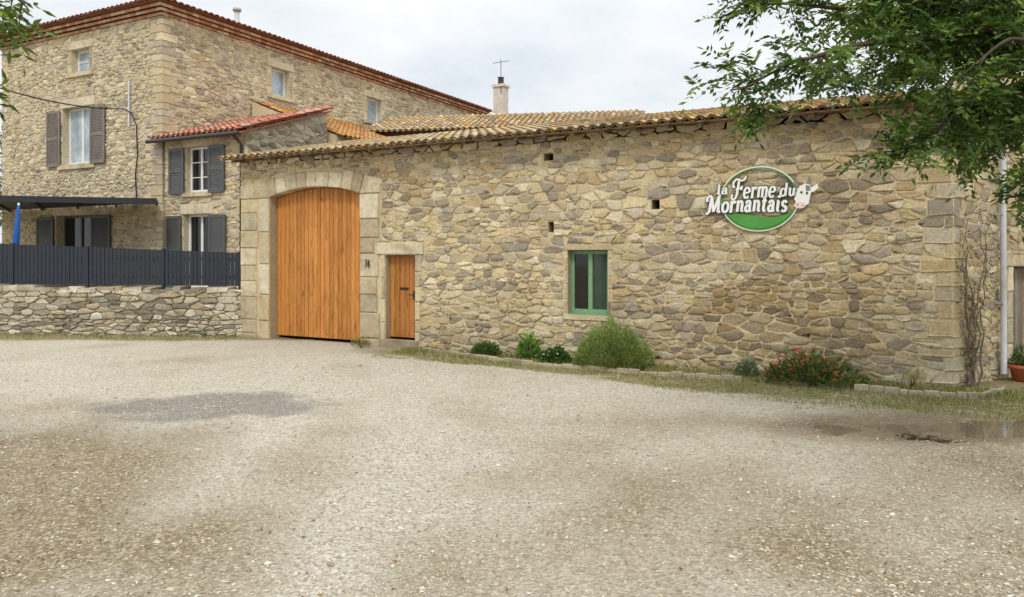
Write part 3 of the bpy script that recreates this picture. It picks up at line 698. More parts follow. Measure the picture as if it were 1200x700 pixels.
tiles(mb,el-Sv*.08,U,Sv,nc,9,.225,ln/9,T_BARN+[L(196,162,104)],.02,lambda i: 0)
rf=mb.build('roof',[M['tile']],ob)
mb=MB(); cb=cp(587,32.5,150); 
mb.box(cb.x-.24,cb.x+.24,cb.y-.24,cb.y+.24,6.9,9.2); mb.box(cb.x-.3,cb.x+.3,cb.y-.3,cb.y+.3,9.2,9.3); chm=mb.build('chimney',[M['render']],rf,.01)
mb=MB(); mb.lathe((cb.x,cb.y,9.3),[(.14,0),(.12,.3),(.16,.34),(.0,.36)],12); mb.build('chimney_pot',[M['darkpipe']],rf)
mb=MB(); q=Vector((cb.x+.15,cb.y-.27,0)); mb.tube([q+Vector((0,0,8.9)),q+Vector((0,0,10.35))],.014,6); 
mb.tube([q+U*-.35+Vector((0,0,10.2)),q+U*.35+Vector((0,0,10.28))],.01,5)
for k in range(6): t=q+U*(-.32+.13*k)+Vector((0,0,10.2+.01*k)); mb.tube([t-Bk*.2+Vector((0,0,-.08)),t+Bk*.2+Vector((0,0,.08))],.006,4)
mb.build('aerial',[M['iron']],rf)
# ================================================================== TERRACE: low wall, fence, canopy, parasol
W0=fr((292-CX)/F*18.0,18.0); W1=fr((-80-CX)/F*18.6,18.6); T=(W1-W0); WL=T.length; T.normalize(); Nw=Vector((-T.y,T.x,0))
if (CAM-W0).dot(Nw)<0: Nw=-Nw
WF=lambda u,z,d: tuple(W0+T*u+Nw*d+Vector((0,0,z)))
wt=lambda u: 1.12+.06*u/WL+.025*noise.noise(Vector((u*1.3,0,0)))
mb=MB(); mb.mbox(WF,0,WL,-.2,1.08,-.45,0,0,L(140,130,110))
rubble(mb,WF,0,WL,-.08,1.1,.25,.115,[],P_DRY,.014,(.006,.05),71)
u=0
while u<WL:
    w=RND.uniform(.2,.55)
    mb.mbox(WF,u+.01,u+w-.01,1.06,wt(u)+RND.uniform(-.01,.05),-.44,.05,0,vary(RND.choice(P_DRY),.15),.025); u+=w
tag(mb.build('low_stone_wall',[M['rubble_dry']],None),'low dry stone wall of buff rubble below the charcoal fence','wall')
ter=MB(); a=W0-Nw*.3; b=W1-Nw*.3; ter.add([(a.x,a.y,.99),(b.x,b.y,.99),(-31,1.95,.99),(-15,1.95,.99)],[(0,1,2,3)]); tag(ter.build('terrace',[M['decking']]),'raised terrace in front of the farmhouse',None,None,'structure')
fence=thing('slat_fence',tuple(W0+T*3-Nw*.2),'charcoal vertical slat fence standing on the low stone wall','fence')
fb=lambda u:1.17+.05*u/WL; ft=lambda u:2.0+.3*u/WL
npan=4; u0=.32; pl=(WL-u0)/npan
for i in range(npan+1):
    m=MB(); u=u0+pl*i; m.mbox(WF,u-.035,u+.035,1.0,ft(u)+.03,-.26,-.19); m.build('post',[M['fence']],fence,.004)
for i in range(npan):
    m=MB(); a=u0+pl*i+.04; b=u0+pl*(i+1)-.04; n=int((b-a)/.1); w=(b-a)/n
    for k in range(n):
        p,q=a+k*w+.008,a+(k+1)*w-.008
        m.mbox(WF,p,q,fb(p)+.03,ft(p)+RND.uniform(-.006,.006),-.235,-.213+RND.uniform(-.004,.004))
    for zz in (.2,.65): m.add([WF(a,fb(a)+zz,-.24),WF(b,fb(b)+zz,-.24),WF(b,fb(b)+zz+.07,-.24),WF(a,fb(a)+zz+.07,-.24)],[(0,1,2,3)])
    m.build('slat_panel',[M['fence']],fence)
# canopy
can=thing('terrace_canopy',(-24,1,3.45),'flat dark grey metal canopy over the terrace at the foot of the farmhouse','canopy')
c1=cp(184,21.2,231); c0=cp(-70,19.8,228); q0=Vector((-20.45,1.93,0)); q1=Vector((-30,1.93,0))
def prism(mb,pts,z0,z1,mat=0):
    n=len(pts); V=[(p.x,p.y,z0) for p in pts]+[(p.x,p.y,z1) for p in pts]
    mb.add(V,[tuple(range(n)),tuple(range(n,2*n))]+[(i,(i+1)%n,n+(i+1)%n,n+i) for i in range(n)],mat)
mb=MB(); prism(mb,[c1,c0,q1,q0],3.5,3.56); mb.build('roof_sheet',[M['canopy']],can)
mb=MB(); dv=(c0-c1); dv.z=0; dv.normalize(); nn=Vector((-dv.y,dv.x,0))*.05
prism(mb,[c1+nn,c0+nn,c0-nn,c1-nn],3.39,3.497); mb.build('front_beam',[M['canopy']],can)
for k in range(6):
    m=MB(); f=k/5; a=c1.lerp(c0,f); b=q0.lerp(q1,f); a.z=b.z=0; s=dv*.03; prism(m,[a+s,b+s,b-s,a-s],3.42,3.496); m.build('joist',[M['canopy']],can)
m=MB(); p=c0+dv*-.1; m.box(p.x-.05,p.x+.05,p.y-.05,p.y+.05,.99,3.4); m.build('post',[M['canopy']],can)
# furled parasol
pa=cp(15,19.9,300); pa.z=.99; pb=cp(22,19.9,238)
par=thing('parasol',tuple(pa),'furled blue parasol leaning under the dark canopy','parasol')
mb=MB(); mb.tube([pa,pb],.025,8); mb.build('pole',[M['white']],par)
mb=MB(); k=(pb-pa).normalized(); Ln=(pb-pa).length
mb.tube([pa+k*(Ln*.42),pa+k*(Ln*.5),pa+k*(Ln*.7),pa+k*(Ln*.9),pa+k*(Ln*.99)],[.05,.085,.075,.05,.02],9); mb.build('furled_canopy',[M['blue']],par)
mb=MB(); mb.lathe(pa,[(.0,.0),(.28,0),(.28,.07),(.05,.1),(.04,.2)],20); mb.build('base',[M['concrete']],par)
# overhead cable
mb=MB(); a=cp(-120,14,58); b=Vector(HF(-21.95,6.45,.12)); pts=[]
for i in range(17):
    t=i/16; p=a.lerp(b,t); p.z-=.5*4*t*(1-t)*.6; pts.append(p)
pts+=[Vector(HF(-21.6,6.3,.08)),Vector(HF(-21.4,5.9,.06)),Vector(HF(-21.35,5.0,.055)),Vector(HF(-21.45,4.4,.055)),Vector(HF(-21.4,3.7,.055))]
mb.tube(pts,.018,6); tag(mb.build('overhead_cable',[M['black']]),'black service cable swooping to the farmhouse wall','cable')
# ================================================================== SIGN
sg=thing('shop_sign',(-2.75,-.06,2.4),'white and green oval sign with slanted lettering and cow head on barn wall','sign')
BS=lambda u,z,d: (u,-(d-.035),z)
def arcp(cx,cy,rx,ry,a0,a1,n=14):
    return [(cx+rx*math.cos(math.radians(a0+(a1-a0)*i/n)),cy+ry*math.sin(math.radians(a0+(a1-a0)*i/n))) for i in range(n+1)]
def sf(x,y,w=.2): return [(x-w,y),(x+w,y)]
G={}
G['l']=(.55,[[(.26,1.6),(.26,.03)],[(.04,.03),(.3,.03),(.5,.1)],[(.1,1.52),(.26,1.6)]])
G['a']=(.95,[[(.12,.74)]+arcp(.42,.66,.26,.34,140,20,8)+[(.68,.6),(.68,.12),(.76,.03),(.94,.1)],arcp(.4,.29,.27,.28,0,360,18)])
G['F']=(1.3,[[(.54,1.75),(.46,.4),(.34,.05),(.08,-.14),(-.24,.02),(-.24,.28),(-.06,.32)],[(.06,1.05),(-.2,1.14),(-.26,1.5),(.06,1.84),(.5,1.82),(.95,1.68),(1.25,1.78),(1.5,2.1)],[(.2,.84),(.55,.94),(1.0,1.0)],[(1.06,1.18),(.98,.78)]])
G['e']=(.9,[arcp(.44,.5,.38,.5,5,318,18),[(.08,.47),(.82,.54)]])
G['r']=(.76,[[(.22,1),(.22,0)],[(0,.9),(.24,1.0)],sf(.22,.03),[(.22,.66)]+arcp(.5,.68,.26,.3,150,60,6)+[(.7,.8)]])
G['m']=(1.5,[[(.2,1),(.2,0)],[(0,.9),(.22,1.0)],[(.2,.7)]+arcp(.48,.66,.26,.33,150,0,8)+[(.74,0)],[(.74,.7)]+arcp(1.02,.66,.26,.33,150,0,8)+[(1.28,.1),(1.48,.1)]])
G['n']=(1.0,[[(.2,1),(.2,0)],[(0,.9),(.22,1.0)],[(.2,.7)]+arcp(.49,.66,.27,.33,150,0,8)+[(.76,.1),(.86,.03),(1.0,.12)]])
G['d']=(1.0,[arcp(.4,.48,.34,.47,0,360,20),[(.76,1.6),(.76,.1),(.96,.1)],[(.58,1.54),(.78,1.6)]])
G['u']=(1.0,[[(.2,1),(.2,.4)]+arcp(.46,.36,.26,.33,180,330,8),[(.74,1),(.74,.1),(.98,.12)],[(0,.92),(.22,.98)]])
G['M']=(1.9,[[(.42,1.6),(.3,.1),(.08,-.1),(-.12,.08)],[(.42,1.6),(.9,.12)],[(.9,.12),(1.46,1.6)],[(1.44,1.6),(1.54,.1),(1.66,.03),(1.84,.14)],[(-.12,1.1),(-.18,1.42),(.06,1.66),(.42,1.6)],[(1.44,1.6),(1.66,1.68)]])
G['o']=(.94,[arcp(.46,.49,.38,.47,0,360,20)])
G['t']=(.7,[[(.3,1.38),(.3,.3)]+arcp(.48,.26,.18,.22,180,310,6),[(.02,.95),(.62,.99)]])
G['i']=(.5,[[(.22,1),(.22,.15),(.32,.03),(.46,.12)],[(.03,.92),(.24,1.0)],[(.25,1.26),(.25,1.48)]])
G['s']=(.78,[[(.64,.8)]+arcp(.4,.74,.24,.24,30,200,8)+[(.28,.55),(.5,.46)]+arcp(.4,.27,.27,.25,50,-150,10)])
G['7']=(.8,[[(.02,1.5),(.72,1.5)],[(.7,1.5),(.28,0)]]); G['4']=(.85,[[(.6,0),(.6,1.5)],[(.6,1.5),(.05,.45)],[(.05,.45),(.82,.45)]])
def ribbon(mb,mp,pts,th,tn,extra,d,mat=0):
    n=len(pts)
    if n<2: return
    pts=list(pts)
    def ext(a,b,e): l=math.hypot(a[0]-b[0],a[1]-b[1]) or 1; return (a[0]+(a[0]-b[0])/l*e,a[1]+(a[1]-b[1])/l*e)
    closed = math.hypot(pts[0][0]-pts[-1][0],pts[0][1]-pts[-1][1])<1e-4
    if extra and not closed: pts[0]=ext(pts[0],pts[1],extra); pts[-1]=ext(pts[-1],pts[-2],extra)
    Lf=[];Rt=[]
    for i in range(n):
        if closed: a=pts[(i-1)%(n-1)]; b=pts[(i+1)%(n-1)]
        else: a=pts[max(i-1,0)]; b=pts[min(i+1,n-1)]
        tx,ty=b[0]-a[0],b[1]-a[1]; l=math.hypot(tx,ty) or 1; tx/=l; ty/=l
        w=(tn+(th-tn)*abs(ty)**1.2)/2+extra; Lf.append((pts[i][0]-ty*w,pts[i][1]+tx*w)); Rt.append((pts[i][0]+ty*w,pts[i][1]-tx*w))
    V=[mp(*p,d) for p in Lf]+[mp(*p,d) for p in Rt]+[mp(*p,d-.008) for p in Lf]+[mp(*p,d-.008) for p in Rt]
    Fc=[(i,i+1,n+i+1,n+i) for i in range(n-1)]+[(i,i+1,2*n+i+1,2*n+i) for i in range(n-1)]+[(n+i,n+i+1,3*n+i+1,3*n+i) for i in range(n-1)]
    if not closed: Fc+=[(0,n,3*n,2*n),(n-1,2*n-1,4*n-1,3*n-1)]
    mb.add(V,Fc,mat)
def text(mb,s,x0,x1,zb,xh,d,th=.27,tn=.13,extra=0,arcf=None,sp=.13,base=BS,sl=.13):
    tot=sum((G[c][0]+sp if c!=' ' else .5) for c in s); kx=(x1-x0)/tot; x=0
    for ci,c in enumerate(s):
        if c==' ': x+=.5; continue
        adv,stk=G[c]; ox=x; dz=.0006*(ci%2)
        mp=lambda a,b,dd: base(x0+(ox+a)*kx+sl*(b-.4)*xh, zb+b*xh+(arcf(x0+(ox+a)*kx) if arcf else 0), dd)
        for k,p in enumerate(stk): ribbon(mb,mp,p,th,tn,extra,d+k*.0012+dz)
        x+=adv+sp
ell=lambda cx,cz,rx,rz,a0,a1,n:[(cx+rx*math.cos(math.radians(a0+(a1-a0)*i/n)),cz+rz*math.sin(math.radians(a0+(a1-a0)*i/n))) for i in range(n+1)]
EC=(-2.78,2.9)
mb=MB(); ribbon(mb,BS,ell(*EC,.62,.53,0,360,64),.018,.018,0,.082); mb.build('oval_rim_white',[M['signwhite']],sg)
mb=MB(); ribbon(mb,BS,ell(*EC,.601,.511,0,360,64),.02,.02,0,.086); mb.build('oval_rim_green',[M['signgreen']],sg)
mb=MB(); low=ell(*EC,.585,.495,206,334,30); top=[(EC[0]-.5+1.0*i/20,EC[1]-.24-.05*math.sin(i/20*PI*1.0)+.03*math.sin(i/20*PI*2)) for i in range(21)][::-1]
mb.slab(BS,low+top,.055,.084,.003); mb.build('green_hill',[M['signgreen']],sg)
arcM=lambda x:.02*math.cos((x+3.0)*2.2)
for ex_,mt,nm,d0 in ((.1,'signdark','lettering_outline',.096),(0,'signwhite','lettering',.106)):
    mb=MB(); text(mb,'la',-3.46,-3.26,3.0,.1,d0,.32,.18,ex_); text(mb,'Ferme',-3.18,-2.5,2.92,.172,d0,.34,.16,ex_*.8); text(mb,'du',-2.44,-2.19,2.93,.13,d0,.32,.17,ex_)
    text(mb,'Mornantais',-3.62,-2.32,2.675,.176,d0,.37,.18,ex_*.8,arcM); mb.build(nm,[M[mt]],sg)
# cow head
mb=MB(); CH=(-2.1,2.93); KS=.76
def off(pts): return [(CH[0]+a*KS,CH[1]+b*KS) for a,b in pts]
mb.slab(BS,off([(-.1,-.2),(.02,-.24),(.12,-.18),(.15,-.02),(.18,.1),(.15,.22),(.05,.25),(-.06,.2),(-.12,.06),(-.17,-.06)]),.06,.092,.003); cow=mb.build('cow_head',[M['signwhite']],sg)
mb=MB(); mb.slab(BS,off([(-.05+.12*math.cos(t*.314),-.2+.075*math.sin(t*.314)) for t in range(20)]),.085,.098,.003); mb.build('muzzle',[M['signpink']],cow)
for pts in ([(.05,.22),(.1,.3),(.13,.42),(.17,.32),(.15,.21)],[(-.05,.18),(-.1,.24),(-.2,.3),(-.13,.19),(-.08,.12)]):
    mb=MB(); mb.slab(BS,off(pts),.06,.088,.003); mb.build('horn',[M['signgrey']],cow)
for pts in ([(.16,.16),(.3,.24),(.31,.14),(.22,.07),(.17,.06)],[(-.1,.12),(-.27,.13),(-.24,.03),(-.13,.02)]):
    mb=MB(); mb.slab(BS,off(pts),.06,.085,.003); mb.build('ear',[M['signwhite']],cow)
for cx,cz,r in ((-.02,.07,.022),(.09,.05,.022),(-.1,-.19,.012),(.01,-.21,.012)):
    mb=MB(); mb.slab(BS,off([(cx+r*math.cos(t*.524),cz+r*1.2*math.sin(t*.524)) for t in range(12)]),.085,.103,.002); mb.build('eye' if r>.02 else 'nostril',[M['iron']],cow)
mb=MB(); mb.slab(BS,off([(.07,.09),(.16,.1),(.15,.2),(.06,.22)]),.085,.0955,.002); mb.build('brow_patch',[M['signgrey']],cow)
# house number
mb=MB(); text(mb,'74',-10.99,-10.85,1.69,.11,.062,.24,.16,sl=0,base=BF); mb.build('house_number',[M['iron']],barn)
# ================================================================== PLANTING
def bush(name,x,y,rx,ry,h,n,ll,lw,pal,label,cat='shrub',up=.6,flowers=None,stems=8,lm_=.36):
    root=thing(name,(x,y,0),label,cat); mb=MB(); sm=MB(); c=Vector((x,y,0))
    for k in range(stems):
        a=RND.random()*6.28; t=RND.random()**.5; sm.tube([c+Vector((0,0,-.05)),c+Vector((rx*.4*t*math.cos(a),ry*.4*t*math.sin(a),h*.4)),c+Vector((rx*.75*t*math.cos(a),ry*.75*t*math.sin(a),h*(.9-.35*t)))],[.009,.006,.003],5,0,L(96,82,60))
    for _ in range(n):
        a=RND.random()*6.28; t=RND.random()**.5; hz=1-t*t*.75
        lump=1+lm_*noise.noise(Vector((math.cos(a)*1.6+x,math.sin(a)*1.6+y,t*2)))+lm_*.5*noise.noise(Vector((math.cos(a)*5*t+x,math.sin(a)*5*t+y,3)))
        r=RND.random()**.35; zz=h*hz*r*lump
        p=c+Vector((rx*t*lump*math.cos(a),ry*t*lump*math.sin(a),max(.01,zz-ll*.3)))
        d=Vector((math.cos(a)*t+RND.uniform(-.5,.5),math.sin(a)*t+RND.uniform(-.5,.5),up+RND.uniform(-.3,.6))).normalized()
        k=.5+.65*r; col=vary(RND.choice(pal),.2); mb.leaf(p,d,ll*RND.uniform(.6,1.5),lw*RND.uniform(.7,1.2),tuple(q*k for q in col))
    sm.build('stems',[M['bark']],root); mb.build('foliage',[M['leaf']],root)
    if flowers:
        for _ in range(flowers[0]):
            fm=MB()
            a=RND.random()*6.28; t=RND.random()**.5; lump=1.06+lm_*noise.noise(Vector((math.cos(a)*1.6+x,math.sin(a)*1.6+y,t*2)))
            p=c+Vector((rx*t*lump*math.cos(a),ry*t*lump*math.sin(a),h*(1-t*t*.75)*lump*RND.uniform(.85,1.08)+.02))
            for k in range(7):
                b=k*.9+RND.random()*.4; fm.leaf(p,Vector((math.cos(b),math.sin(b),RND.uniform(.0,.9))).normalized(),flowers[1],flowers[1]*.9,vary(RND.choice(flowers[2]),.12))
            fm.build('flower',[M['leaf']],root)
    return root
GR=[L(124,142,76),L(140,156,90),L(104,126,64),L(154,164,102)]; DG=[L(62,94,48),L(76,110,54),L(52,80,42),L(94,122,62)]
bush('rosemary_bush',-5.12,-.62,.7,.5,.8,10500,.075,.012,GR,'large rounded dense green bush with fine needle leaves, below the green window','shrub',.5,None,20,.32)
bush('small_shrub',-7.82,-.36,.3,.25,.3,1300,.08,.016,DG,'small round dark green tuft beside the edging, nearest the small door','shrub',.5)
bush('leafy_weed',-6.9,-.27,.2,.16,.5,420,.11,.04,[L(108,148,64),L(130,160,76),L(90,128,56)],'upright light green leafy plant, left of the large rounded bush','plant',.5)
bush('flowering_plant',-6.3,-.42,.32,.24,.3,900,.08,.03,DG,'low dark green plant with a few white flowers, left of the large rounded bush','plant',.4,(12,.03,[(.75,.75,.7)]))
bush('grey_shrub',-2.9,-.42,.17,.15,.3,700,.07,.014,[L(114,132,100),L(96,116,86)],'little grey green shrub left of the orange flowering bush','shrub',.7)
bush('orange_flower_bush',-1.95,-.62,.66,.42,.42,2300,.085,.03,[L(86,110,56),L(102,124,64),L(70,92,50),L(128,124,74)],'spreading bush dotted with orange red flowers below the barn sign','shrub',.5,(72,.031,[L(232,92,54),L(238,122,76),L(218,74,48)]),16,.55)
bush('strap_leaf_plant',-.55,-.4,.2,.16,.22,60,.2,.014,[L(140,136,78),L(160,146,94),L(114,124,66)],'small clump of yellowing strap leaves near the barn corner','plant',.9)
bush('dry_weed',-10.9,-.3,.18,.15,.2,200,.12,.012,[L(140,128,76),L(110,116,60)],'dry tuft of weeds between the gate and small door','plant',.8)
# edging
def edging(name,path,label):
    mb=MB(); pts=[Vector((a,b,0)) for a,b in path]
    for a,b in zip(pts,pts[1:]):
        t=b-a; l=t.length; t.normalize(); nn=Vector((-t.y,t.x,0)); k=0.0
        while k<l-.03:
            w=min(.2,l-k); z=RND.uniform(.06,.09); p=a+t*k; mp=lambda u,zz,d: tuple(p+t*u+nn*d+Vector((0,0,zz)))
            mb.slab(lambda u,v,d: mp(u,d,v),[(.004,-.03),(w-.004,-.03),(w-.004,.03),(.004,.03)],-.1,z,.012,0,vary(L(180,166,142),.1)); k+=w
    return tag(mb.build(name,[M['concrete']]),label,'garden edging')
edging('garden_edging',[(-9.4,-.16),(-8.5,-.5),(-6.5,-.95),(-4.4,-1.02),(-2.9,-.82)],'long run of low concrete block edging from the small door past the rounded bush')
edging('garden_edging',[(-1.3,-.84),(-.6,-.9),(.12,-.82),(.34,-.6),(.62,-.02)],'short run of low block edging curving round the barn corner')
# grass
mb=MB(); gp_=[L(120,130,66),L(148,146,84),L(100,118,56),L(164,156,104)]
def blade(x,y,h,z=0):
    a=RND.random()*6.28; mb.leaf(Vector((x,y,z-.01)),Vector((math.cos(a)*.5,math.sin(a)*.5,1)).normalized(),h,h*.1+.004,vary(RND.choice(gp_),.25))
for _ in range(36000):
    x=RND.uniform(-9.8,1.0); wmax=1.4+.85*max(0,min(1,(x+7)/4)); y=-RND.random()**1.1*wmax-.04
    if noise.noise(Vector((x*1.2,y*2.2,0)))<RND.uniform(-.65,.45): continue
    blade(x,y,RND.uniform(.025,.085)*(1.3 if y>-.8 else .8))
for _ in range(4200):
    u=RND.uniform(0,WL); p=W0+T*u+Nw*(RND.random()**1.6*1.1+.03); 
    if noise.noise(Vector((p.x*1.4,p.y*2,0)))<RND.uniform(-.6,.4): continue
    blade(p.x,p.y,RND.uniform(.03,.1))
for _ in range(900):
    g=gp(RND.uniform(930,1190),RND.uniform(466,480)); blade(g.x,g.y,RND.uniform(.02,.05))
tag(mb.build('grass',[M['grassy']]),'thin dry grass and weeds along the wall foot','grass',None,'stuff')
# dry vine by the corner
vine=thing('dry_vine',SF(.4,0,.1),'bare twisted climbing vine on the side wall by the barn corner','vine')
mb=MB(); lf=MB()
for k in range(7):
    u=RND.uniform(.28,.55); p=[(u,-.05,.1)]; h=RND.uniform(1.3,2.8); n=13
    for i in range(1,n): u+=RND.uniform(-.1,.1); p.append((max(.05,min(1.1,u)),h*i/(n-1),.08+RND.uniform(-.02,.06)))
    mb.tube([SF(*q) for q in p],[.018*(1-.7*i/(n-1)) for i in range(n)],5,0,vary(L(128,116,98),.2))
    for q in p[2:]:
        for _ in range(4):
            b=Vector(SF(*q)); d=Vector((RND.uniform(-1,1),RND.uniform(-1,.3),RND.uniform(-.3,1))).normalized(); e=b+d*RND.uniform(.08,.24); mb.tube([b,e],[.004,.0015],4,0,L(134,120,102))
            if RND.random()<.4: lf.leaf(e,Vector((RND.uniform(-1,1),RND.uniform(-1,1),-.6)).normalized(),.06,.035,vary(RND.choice(DG+GR+[L(140,116,70)]),.2))
mb.build('stems',[M['bark']],vine); lf.build('leaves',[M['leaf']],vine)
pq=Vector(SF(1.56,0,.3))
mb=MB(); mb.lathe(pq,[(.0,.0),(.12,0),(.165,.19),(.19,.19),(.19,.25),(.16,.25),(.15,.2),(.0,.2)],24); tag(mb.build('terracotta_pot',[M['terracotta']]),'small terracotta pot standing on the ground by the side wall downpipe','pot')
pp=bush('potted_plant',pq.x,pq.y,.15,.15,.3,260,.08,.03,DG,'small green plant growing in the terracotta pot','plant',.6,None,5); pp.location.z=.2
for ch in pp.children: ch.location=(-pq.x,-pq.y,0)
# ================================================================== TREES
def compound(mb,p,d,Ln,npair,ll,lw,pal,shade):
    up=Vector((0,0,1)); sd=d.cross(up)
    if sd.length<.05: sd=Vector((1,0,0))
    sd.normalize(); rot=RND.uniform(-.7,.7); sd=(sd+up*rot).normalized()
    c0=vary(RND.choice(pal),.2); c0=tuple(q*shade for q in c0)
    for i in range(npair+1):
        t=(i+.6)/(npair+.6); q=p+d*(Ln*t)+Vector((0,0,-Ln*.25*t*t))
        if i==npair: mb.leaf(q,(d+Vector((0,0,-.4))).normalized(),ll,lw,c0); break
        for s in (-1,1):
            mb.leaf(q,(d*.5+sd*s*.9+Vector((0,0,RND.uniform(-.4,.15)))).normalized(),ll*RND.uniform(.75,1.15),lw*RND.uniform(.8,1.15),vary(c0,.12))
def limb_tree(root,limbs,trunk_pts,trunk_r,pal,ll,lw,Ln,npair,spacing,twl,dens):
    w=MB(); lf=MB(); bc=L(86,74,60)
    w.tube(trunk_pts,trunk_r,10,0,bc)
    for P,r0,r1,lm in limbs:
        n=len(P); S=[]
        for i in range(n-1):
            for k in range(6):
                t=k/6; v=P[i].lerp(P[i+1],t)
                if i or k: v+=Vector((noise.noise(v*2.1),noise.noise(v*2.1+Vector((5,0,0))),noise.noise(v*2.1+Vector((0,7,0)))))*.09
                S.append(v)
        S.append(P[-1]); w.tube(S,[r0+(r1-r0)*(i/(len(S)-1))**.8 for i in range(len(S))],7,0,bc)
        acc=0
        for i in range(len(S)-1):
            acc+=(S[i+1]-S[i]).length; fr_=i/(len(S)-1)
            while acc>spacing/lm:
                acc-=spacing/lm
                if fr_<.12: continue
                if noise.noise(S[i]*1.7)<RND.uniform(-.5,.16)-.1: continue      # clumps and gaps along the limb
                ax=(S[i+1]-S[i]).normalized()
                d=(ax*RND.uniform(.2,1)+Vector((RND.uniform(-1,1),RND.uniform(-1,1),RND.uniform(-.8,1.0)))).normalized()
                tl=twl*RND.uniform(.45,1.2); p=S[i]; tw=[p]; m=5
                for k in range(1,m+1): d=(d+Vector((RND.uniform(-.15,.15),RND.uniform(-.15,.15),-.07))).normalized(); p=p+d*(tl/m); tw.append(p)
                w.tube(tw,[.007-.001*k for k in range(m+1)],4,0,bc,False)
                for k in range(1,m+1):
                    for _ in range(dens):
                        dd=(d*.6+Vector((RND.uniform(-1,1),RND.uniform(-1,1),RND.uniform(-.6,.7)))).normalized()
                        compound(lf,tw[k],dd,Ln*RND.uniform(.7,1.2),npair,ll,lw,pal,RND.uniform(.6,1.25))
    w.build('trunk',[M['bark']],root); lf.build('crown',[M['leaf']],root)
LP=[L(80,104,46),L(96,120,54),L(64,90,40),L(118,138,68),L(72,96,48)]
tb=fr(7.6,7.6); tree=thing('ash_tree',tuple(tb),'leafy green tree reaching over the barn end from the right','tree')
tz=lambda z,dx=0: tb+Vector((dx,0,z))
tk=tz(3.2,-.1)
limbs=[
 ([(1290,30,6.9),(1130,38,6.7),(1010,52,6.5),(935,72,6.3),(856,106,6.2)],.055,.007,1.15),
 ([(1280,0,7.2),(1120,4,7.1),(1000,8,7.0),(910,8,6.9),(866,4,6.8)],.05,.007,1.3),
 ([(1300,90,6.8),(1190,108,6.6),(1120,130,6.4),(1078,162,6.3),(1056,188,6.3)],.045,.006,1.2),
 ([(1320,130,6.6),(1230,156,6.3),(1208,186,6.1),(1196,214,6.1)],.03,.005,1.3),
 ([(1280,-70,7.6),(1100,-60,7.7),(950,-40,7.6),(880,-24,7.5)],.04,.008,1.2),
 ([(1290,60,7.8),(1180,60,7.9),(1100,68,7.8),(1040,80,7.8),(988,92,7.7)],.045,.005,1.15),
 ([(1290,20,8.3),(1180,24,8.2),(1090,28,8.1),(1010,30,8.1)],.035,.008,1.3),
 ([(1280,40,6.2),(1190,50,6.1),(1140,78,6.1),(1110,98,6.1)],.03,.005,1.3),
 ([(1290,-20,7.0),(1150,-20,6.9),(1030,-10,6.8),(930,-14,6.7)],.035,.006,1.3),
 ([(1290,20,6.6),(1190,76,6.5),(1140,112,6.5),(1105,140,6.5)],.03,.005,1.2),
 ([(1290,100,7.6),(1210,124,7.5),(1150,148,7.4),(1125,164,7.4)],.03,.005,1.3),
 ([(1290,55,7),(1200,54,6.9),(1140,64,6.9),(1090,78,6.9),(1060,102,6.9)],.03,.005,1.3),
 ([(1290,-10,7.4),(1200,0,7.4),(1120,0,7.4),(1040,14,7.4),(960,24,7.3)],.03,.005,1.3),
 ([(1290,90,7.1),(1220,106,7.0),(1190,140,6.9),(1172,172,6.9)],.03,.005,1.3),
]
L2=[]
for pts,a,b,c in limbs:
    P=[tk]+[cp(q[0],q[2],q[1]) for q in pts]; L2.append((P,a,b,c))
limb_tree(tree,L2,[tz(-.2),tz(1.0,.03),tz(2.2,-.03),tk,tz(5.2,.1),tz(7,.0)],[.24,.19,.17,.15,.1,.04],LP,.078,.032,.18,4,.076,.42,2)
t2=fr(-7.6,5.6); tree2=thing('walnut_tree',tuple(t2),'tree at the far left edge with only hanging leaf sprays in view','tree')
P0=t2+Vector((0,0,3.0))
limb_tree(tree2,[([P0,cp(-130,5.3,-40),cp(-40,5.2,-18),cp(8,5.2,-8),cp(34,5.2,14)],.03,.005,1.0),([P0,cp(-160,5.4,70),cp(-60,5.3,84),cp(-14,5.3,92)],.03,.005,.7),([P0,cp(-130,5.0,-10),cp(-40,4.9,4),cp(4,4.9,18)],.025,.004,1.0)],[t2+Vector((0,0,-.2)),t2+Vector((.05,0,1.5)),P0,t2+Vector((0,.1,5))],[.2,.16,.13,.05],[L(92,116,44),L(112,134,54),L(74,98,40)],.11,.03,.2,3,.09,.2,1)
# distant tree behind the farmhouse
bt=Vector((-33,5,0)); tree3=thing('background_tree',tuple(bt),'green tree half hidden behind the left end of the farmhouse','tree')
w=MB(); w.tube([bt+Vector((0,0,-.2)),bt+Vector((.1,0,2.5)),bt+Vector((0,.1,5.5))],[.25,.2,.08],9,0,L(86,74,60)); lf=MB()
for k in range(14):
    a=k*2.4; c=bt+Vector((math.cos(a)*1.6*RND.random(),math.sin(a)*1.6*RND.random(),3.6+3.4*RND.random())); w.tube([bt+Vector((0,0,2.6)),c],[.06,.015],5,0,L(86,74,60))
    for _ in range(240): d=Vector((RND.gauss(0,1),RND.gauss(0,1),RND.gauss(0,.8))).normalized(); lf.leaf(c+d*RND.uniform(.3,1.1),(d+Vector((0,0,-.3))).normalized(),.16,.08,vary(RND.choice(LP),.25))
w.build('trunk',[M['bark']],tree3); lf.build('crown',[M['leaf']],tree3)
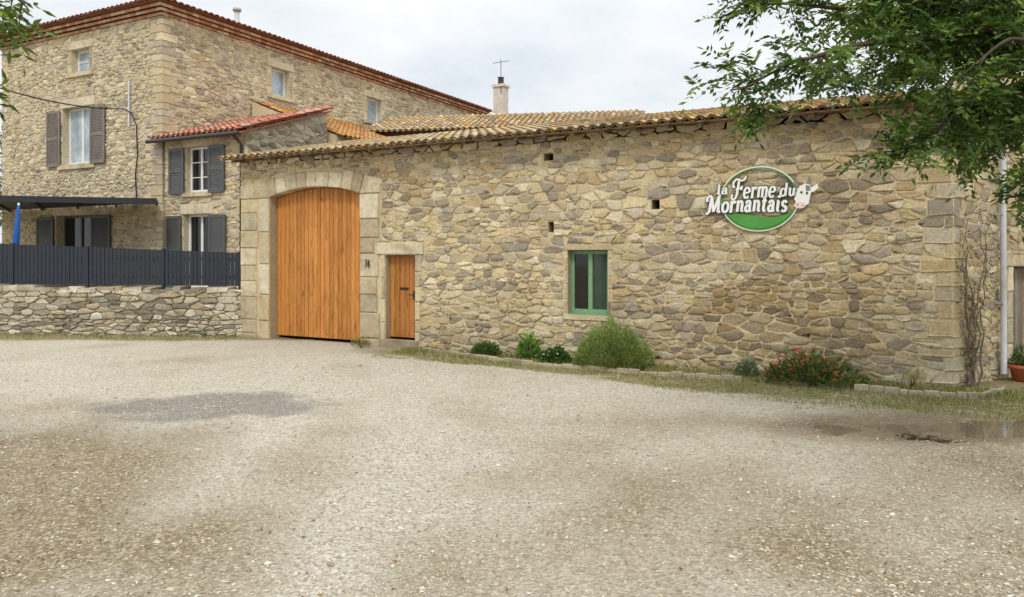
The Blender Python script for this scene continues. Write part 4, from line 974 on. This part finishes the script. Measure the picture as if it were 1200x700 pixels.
# ================================================================== LIGHT, SKY, CAMERA
sc=bpy.context.scene
wd=bpy.data.worlds.new('World'); sc.world=wd; wd.use_nodes=True; nt=wd.node_tree; nt.nodes.clear()
out=N(nt,'ShaderNodeOutputWorld'); bg1=N(nt,'ShaderNodeBackground',{'Strength':.12}); bg2=N(nt,'ShaderNodeBackground',{'Strength':2.45})
sky=N(nt,'ShaderNodeTexSky'); sky.sky_type='NISHITA'; sky.sun_disc=False; el_=math.radians(48); sx,sy=.42,-.87
sky.sun_elevation=el_; sky.sun_rotation=math.atan2(sx,sy)
nt.links.new(sky.outputs[0],bg1.inputs[0])
tc=N(nt,'ShaderNodeTexCoord'); mpn=N(nt,'ShaderNodeMapping'); mpn.inputs['Scale'].default_value=(1,1,2.4); nt.links.new(tc.outputs['Generated'],mpn.inputs[0])
n1=noi(nt,mpn.outputs[0],2.6,6,.55,.3)
cl=ramp(nt,n1,[(.32,(.68,.74,.81)),(.48,(.85,.88,.91)),(.62,(.96,.965,.97))])
sep=N(nt,'ShaderNodeSeparateXYZ'); nt.links.new(tc.outputs['Generated'],sep.inputs[0])
zg=ramp(nt,sep.outputs['Z'],[(.0,.41),(.3,.45),(1.,1.0)])     # overcast sky: brighter overhead
nt.links.new(mix(nt,1.,cl,zg,'MULTIPLY'),bg2.inputs[0])
msx=N(nt,'ShaderNodeMixShader',{0:.94}); nt.links.new(bg1.outputs[0],msx.inputs[1]); nt.links.new(bg2.outputs[0],msx.inputs[2]); nt.links.new(msx.outputs[0],out.inputs[0])
sun=bpy.data.lights.new('sun','SUN'); sun.energy=1.5; sun.angle=math.radians(10); sun.color=(1,.94,.84)
so=bpy.data.objects.new('sun',sun); COL.objects.link(so); dirv=Vector((-sx*math.cos(el_),-sy*math.cos(el_),-math.sin(el_))); so.rotation_euler=dirv.to_track_quat('-Z','Y').to_euler()
cam=bpy.data.cameras.new('camera'); cam.sensor_width=36; cam.lens=F/1200*36; cam.shift_y=-(350-CY)/1200; cam.clip_end=2000; cam.clip_start=.05
co=bpy.data.objects.new('camera',cam); COL.objects.link(co); co.location=CAM; co.rotation_euler=(PI/2,0,TH); sc.camera=co
sc.view_settings.view_transform='Standard'; sc.view_settings.look='None'; sc.view_settings.exposure=0
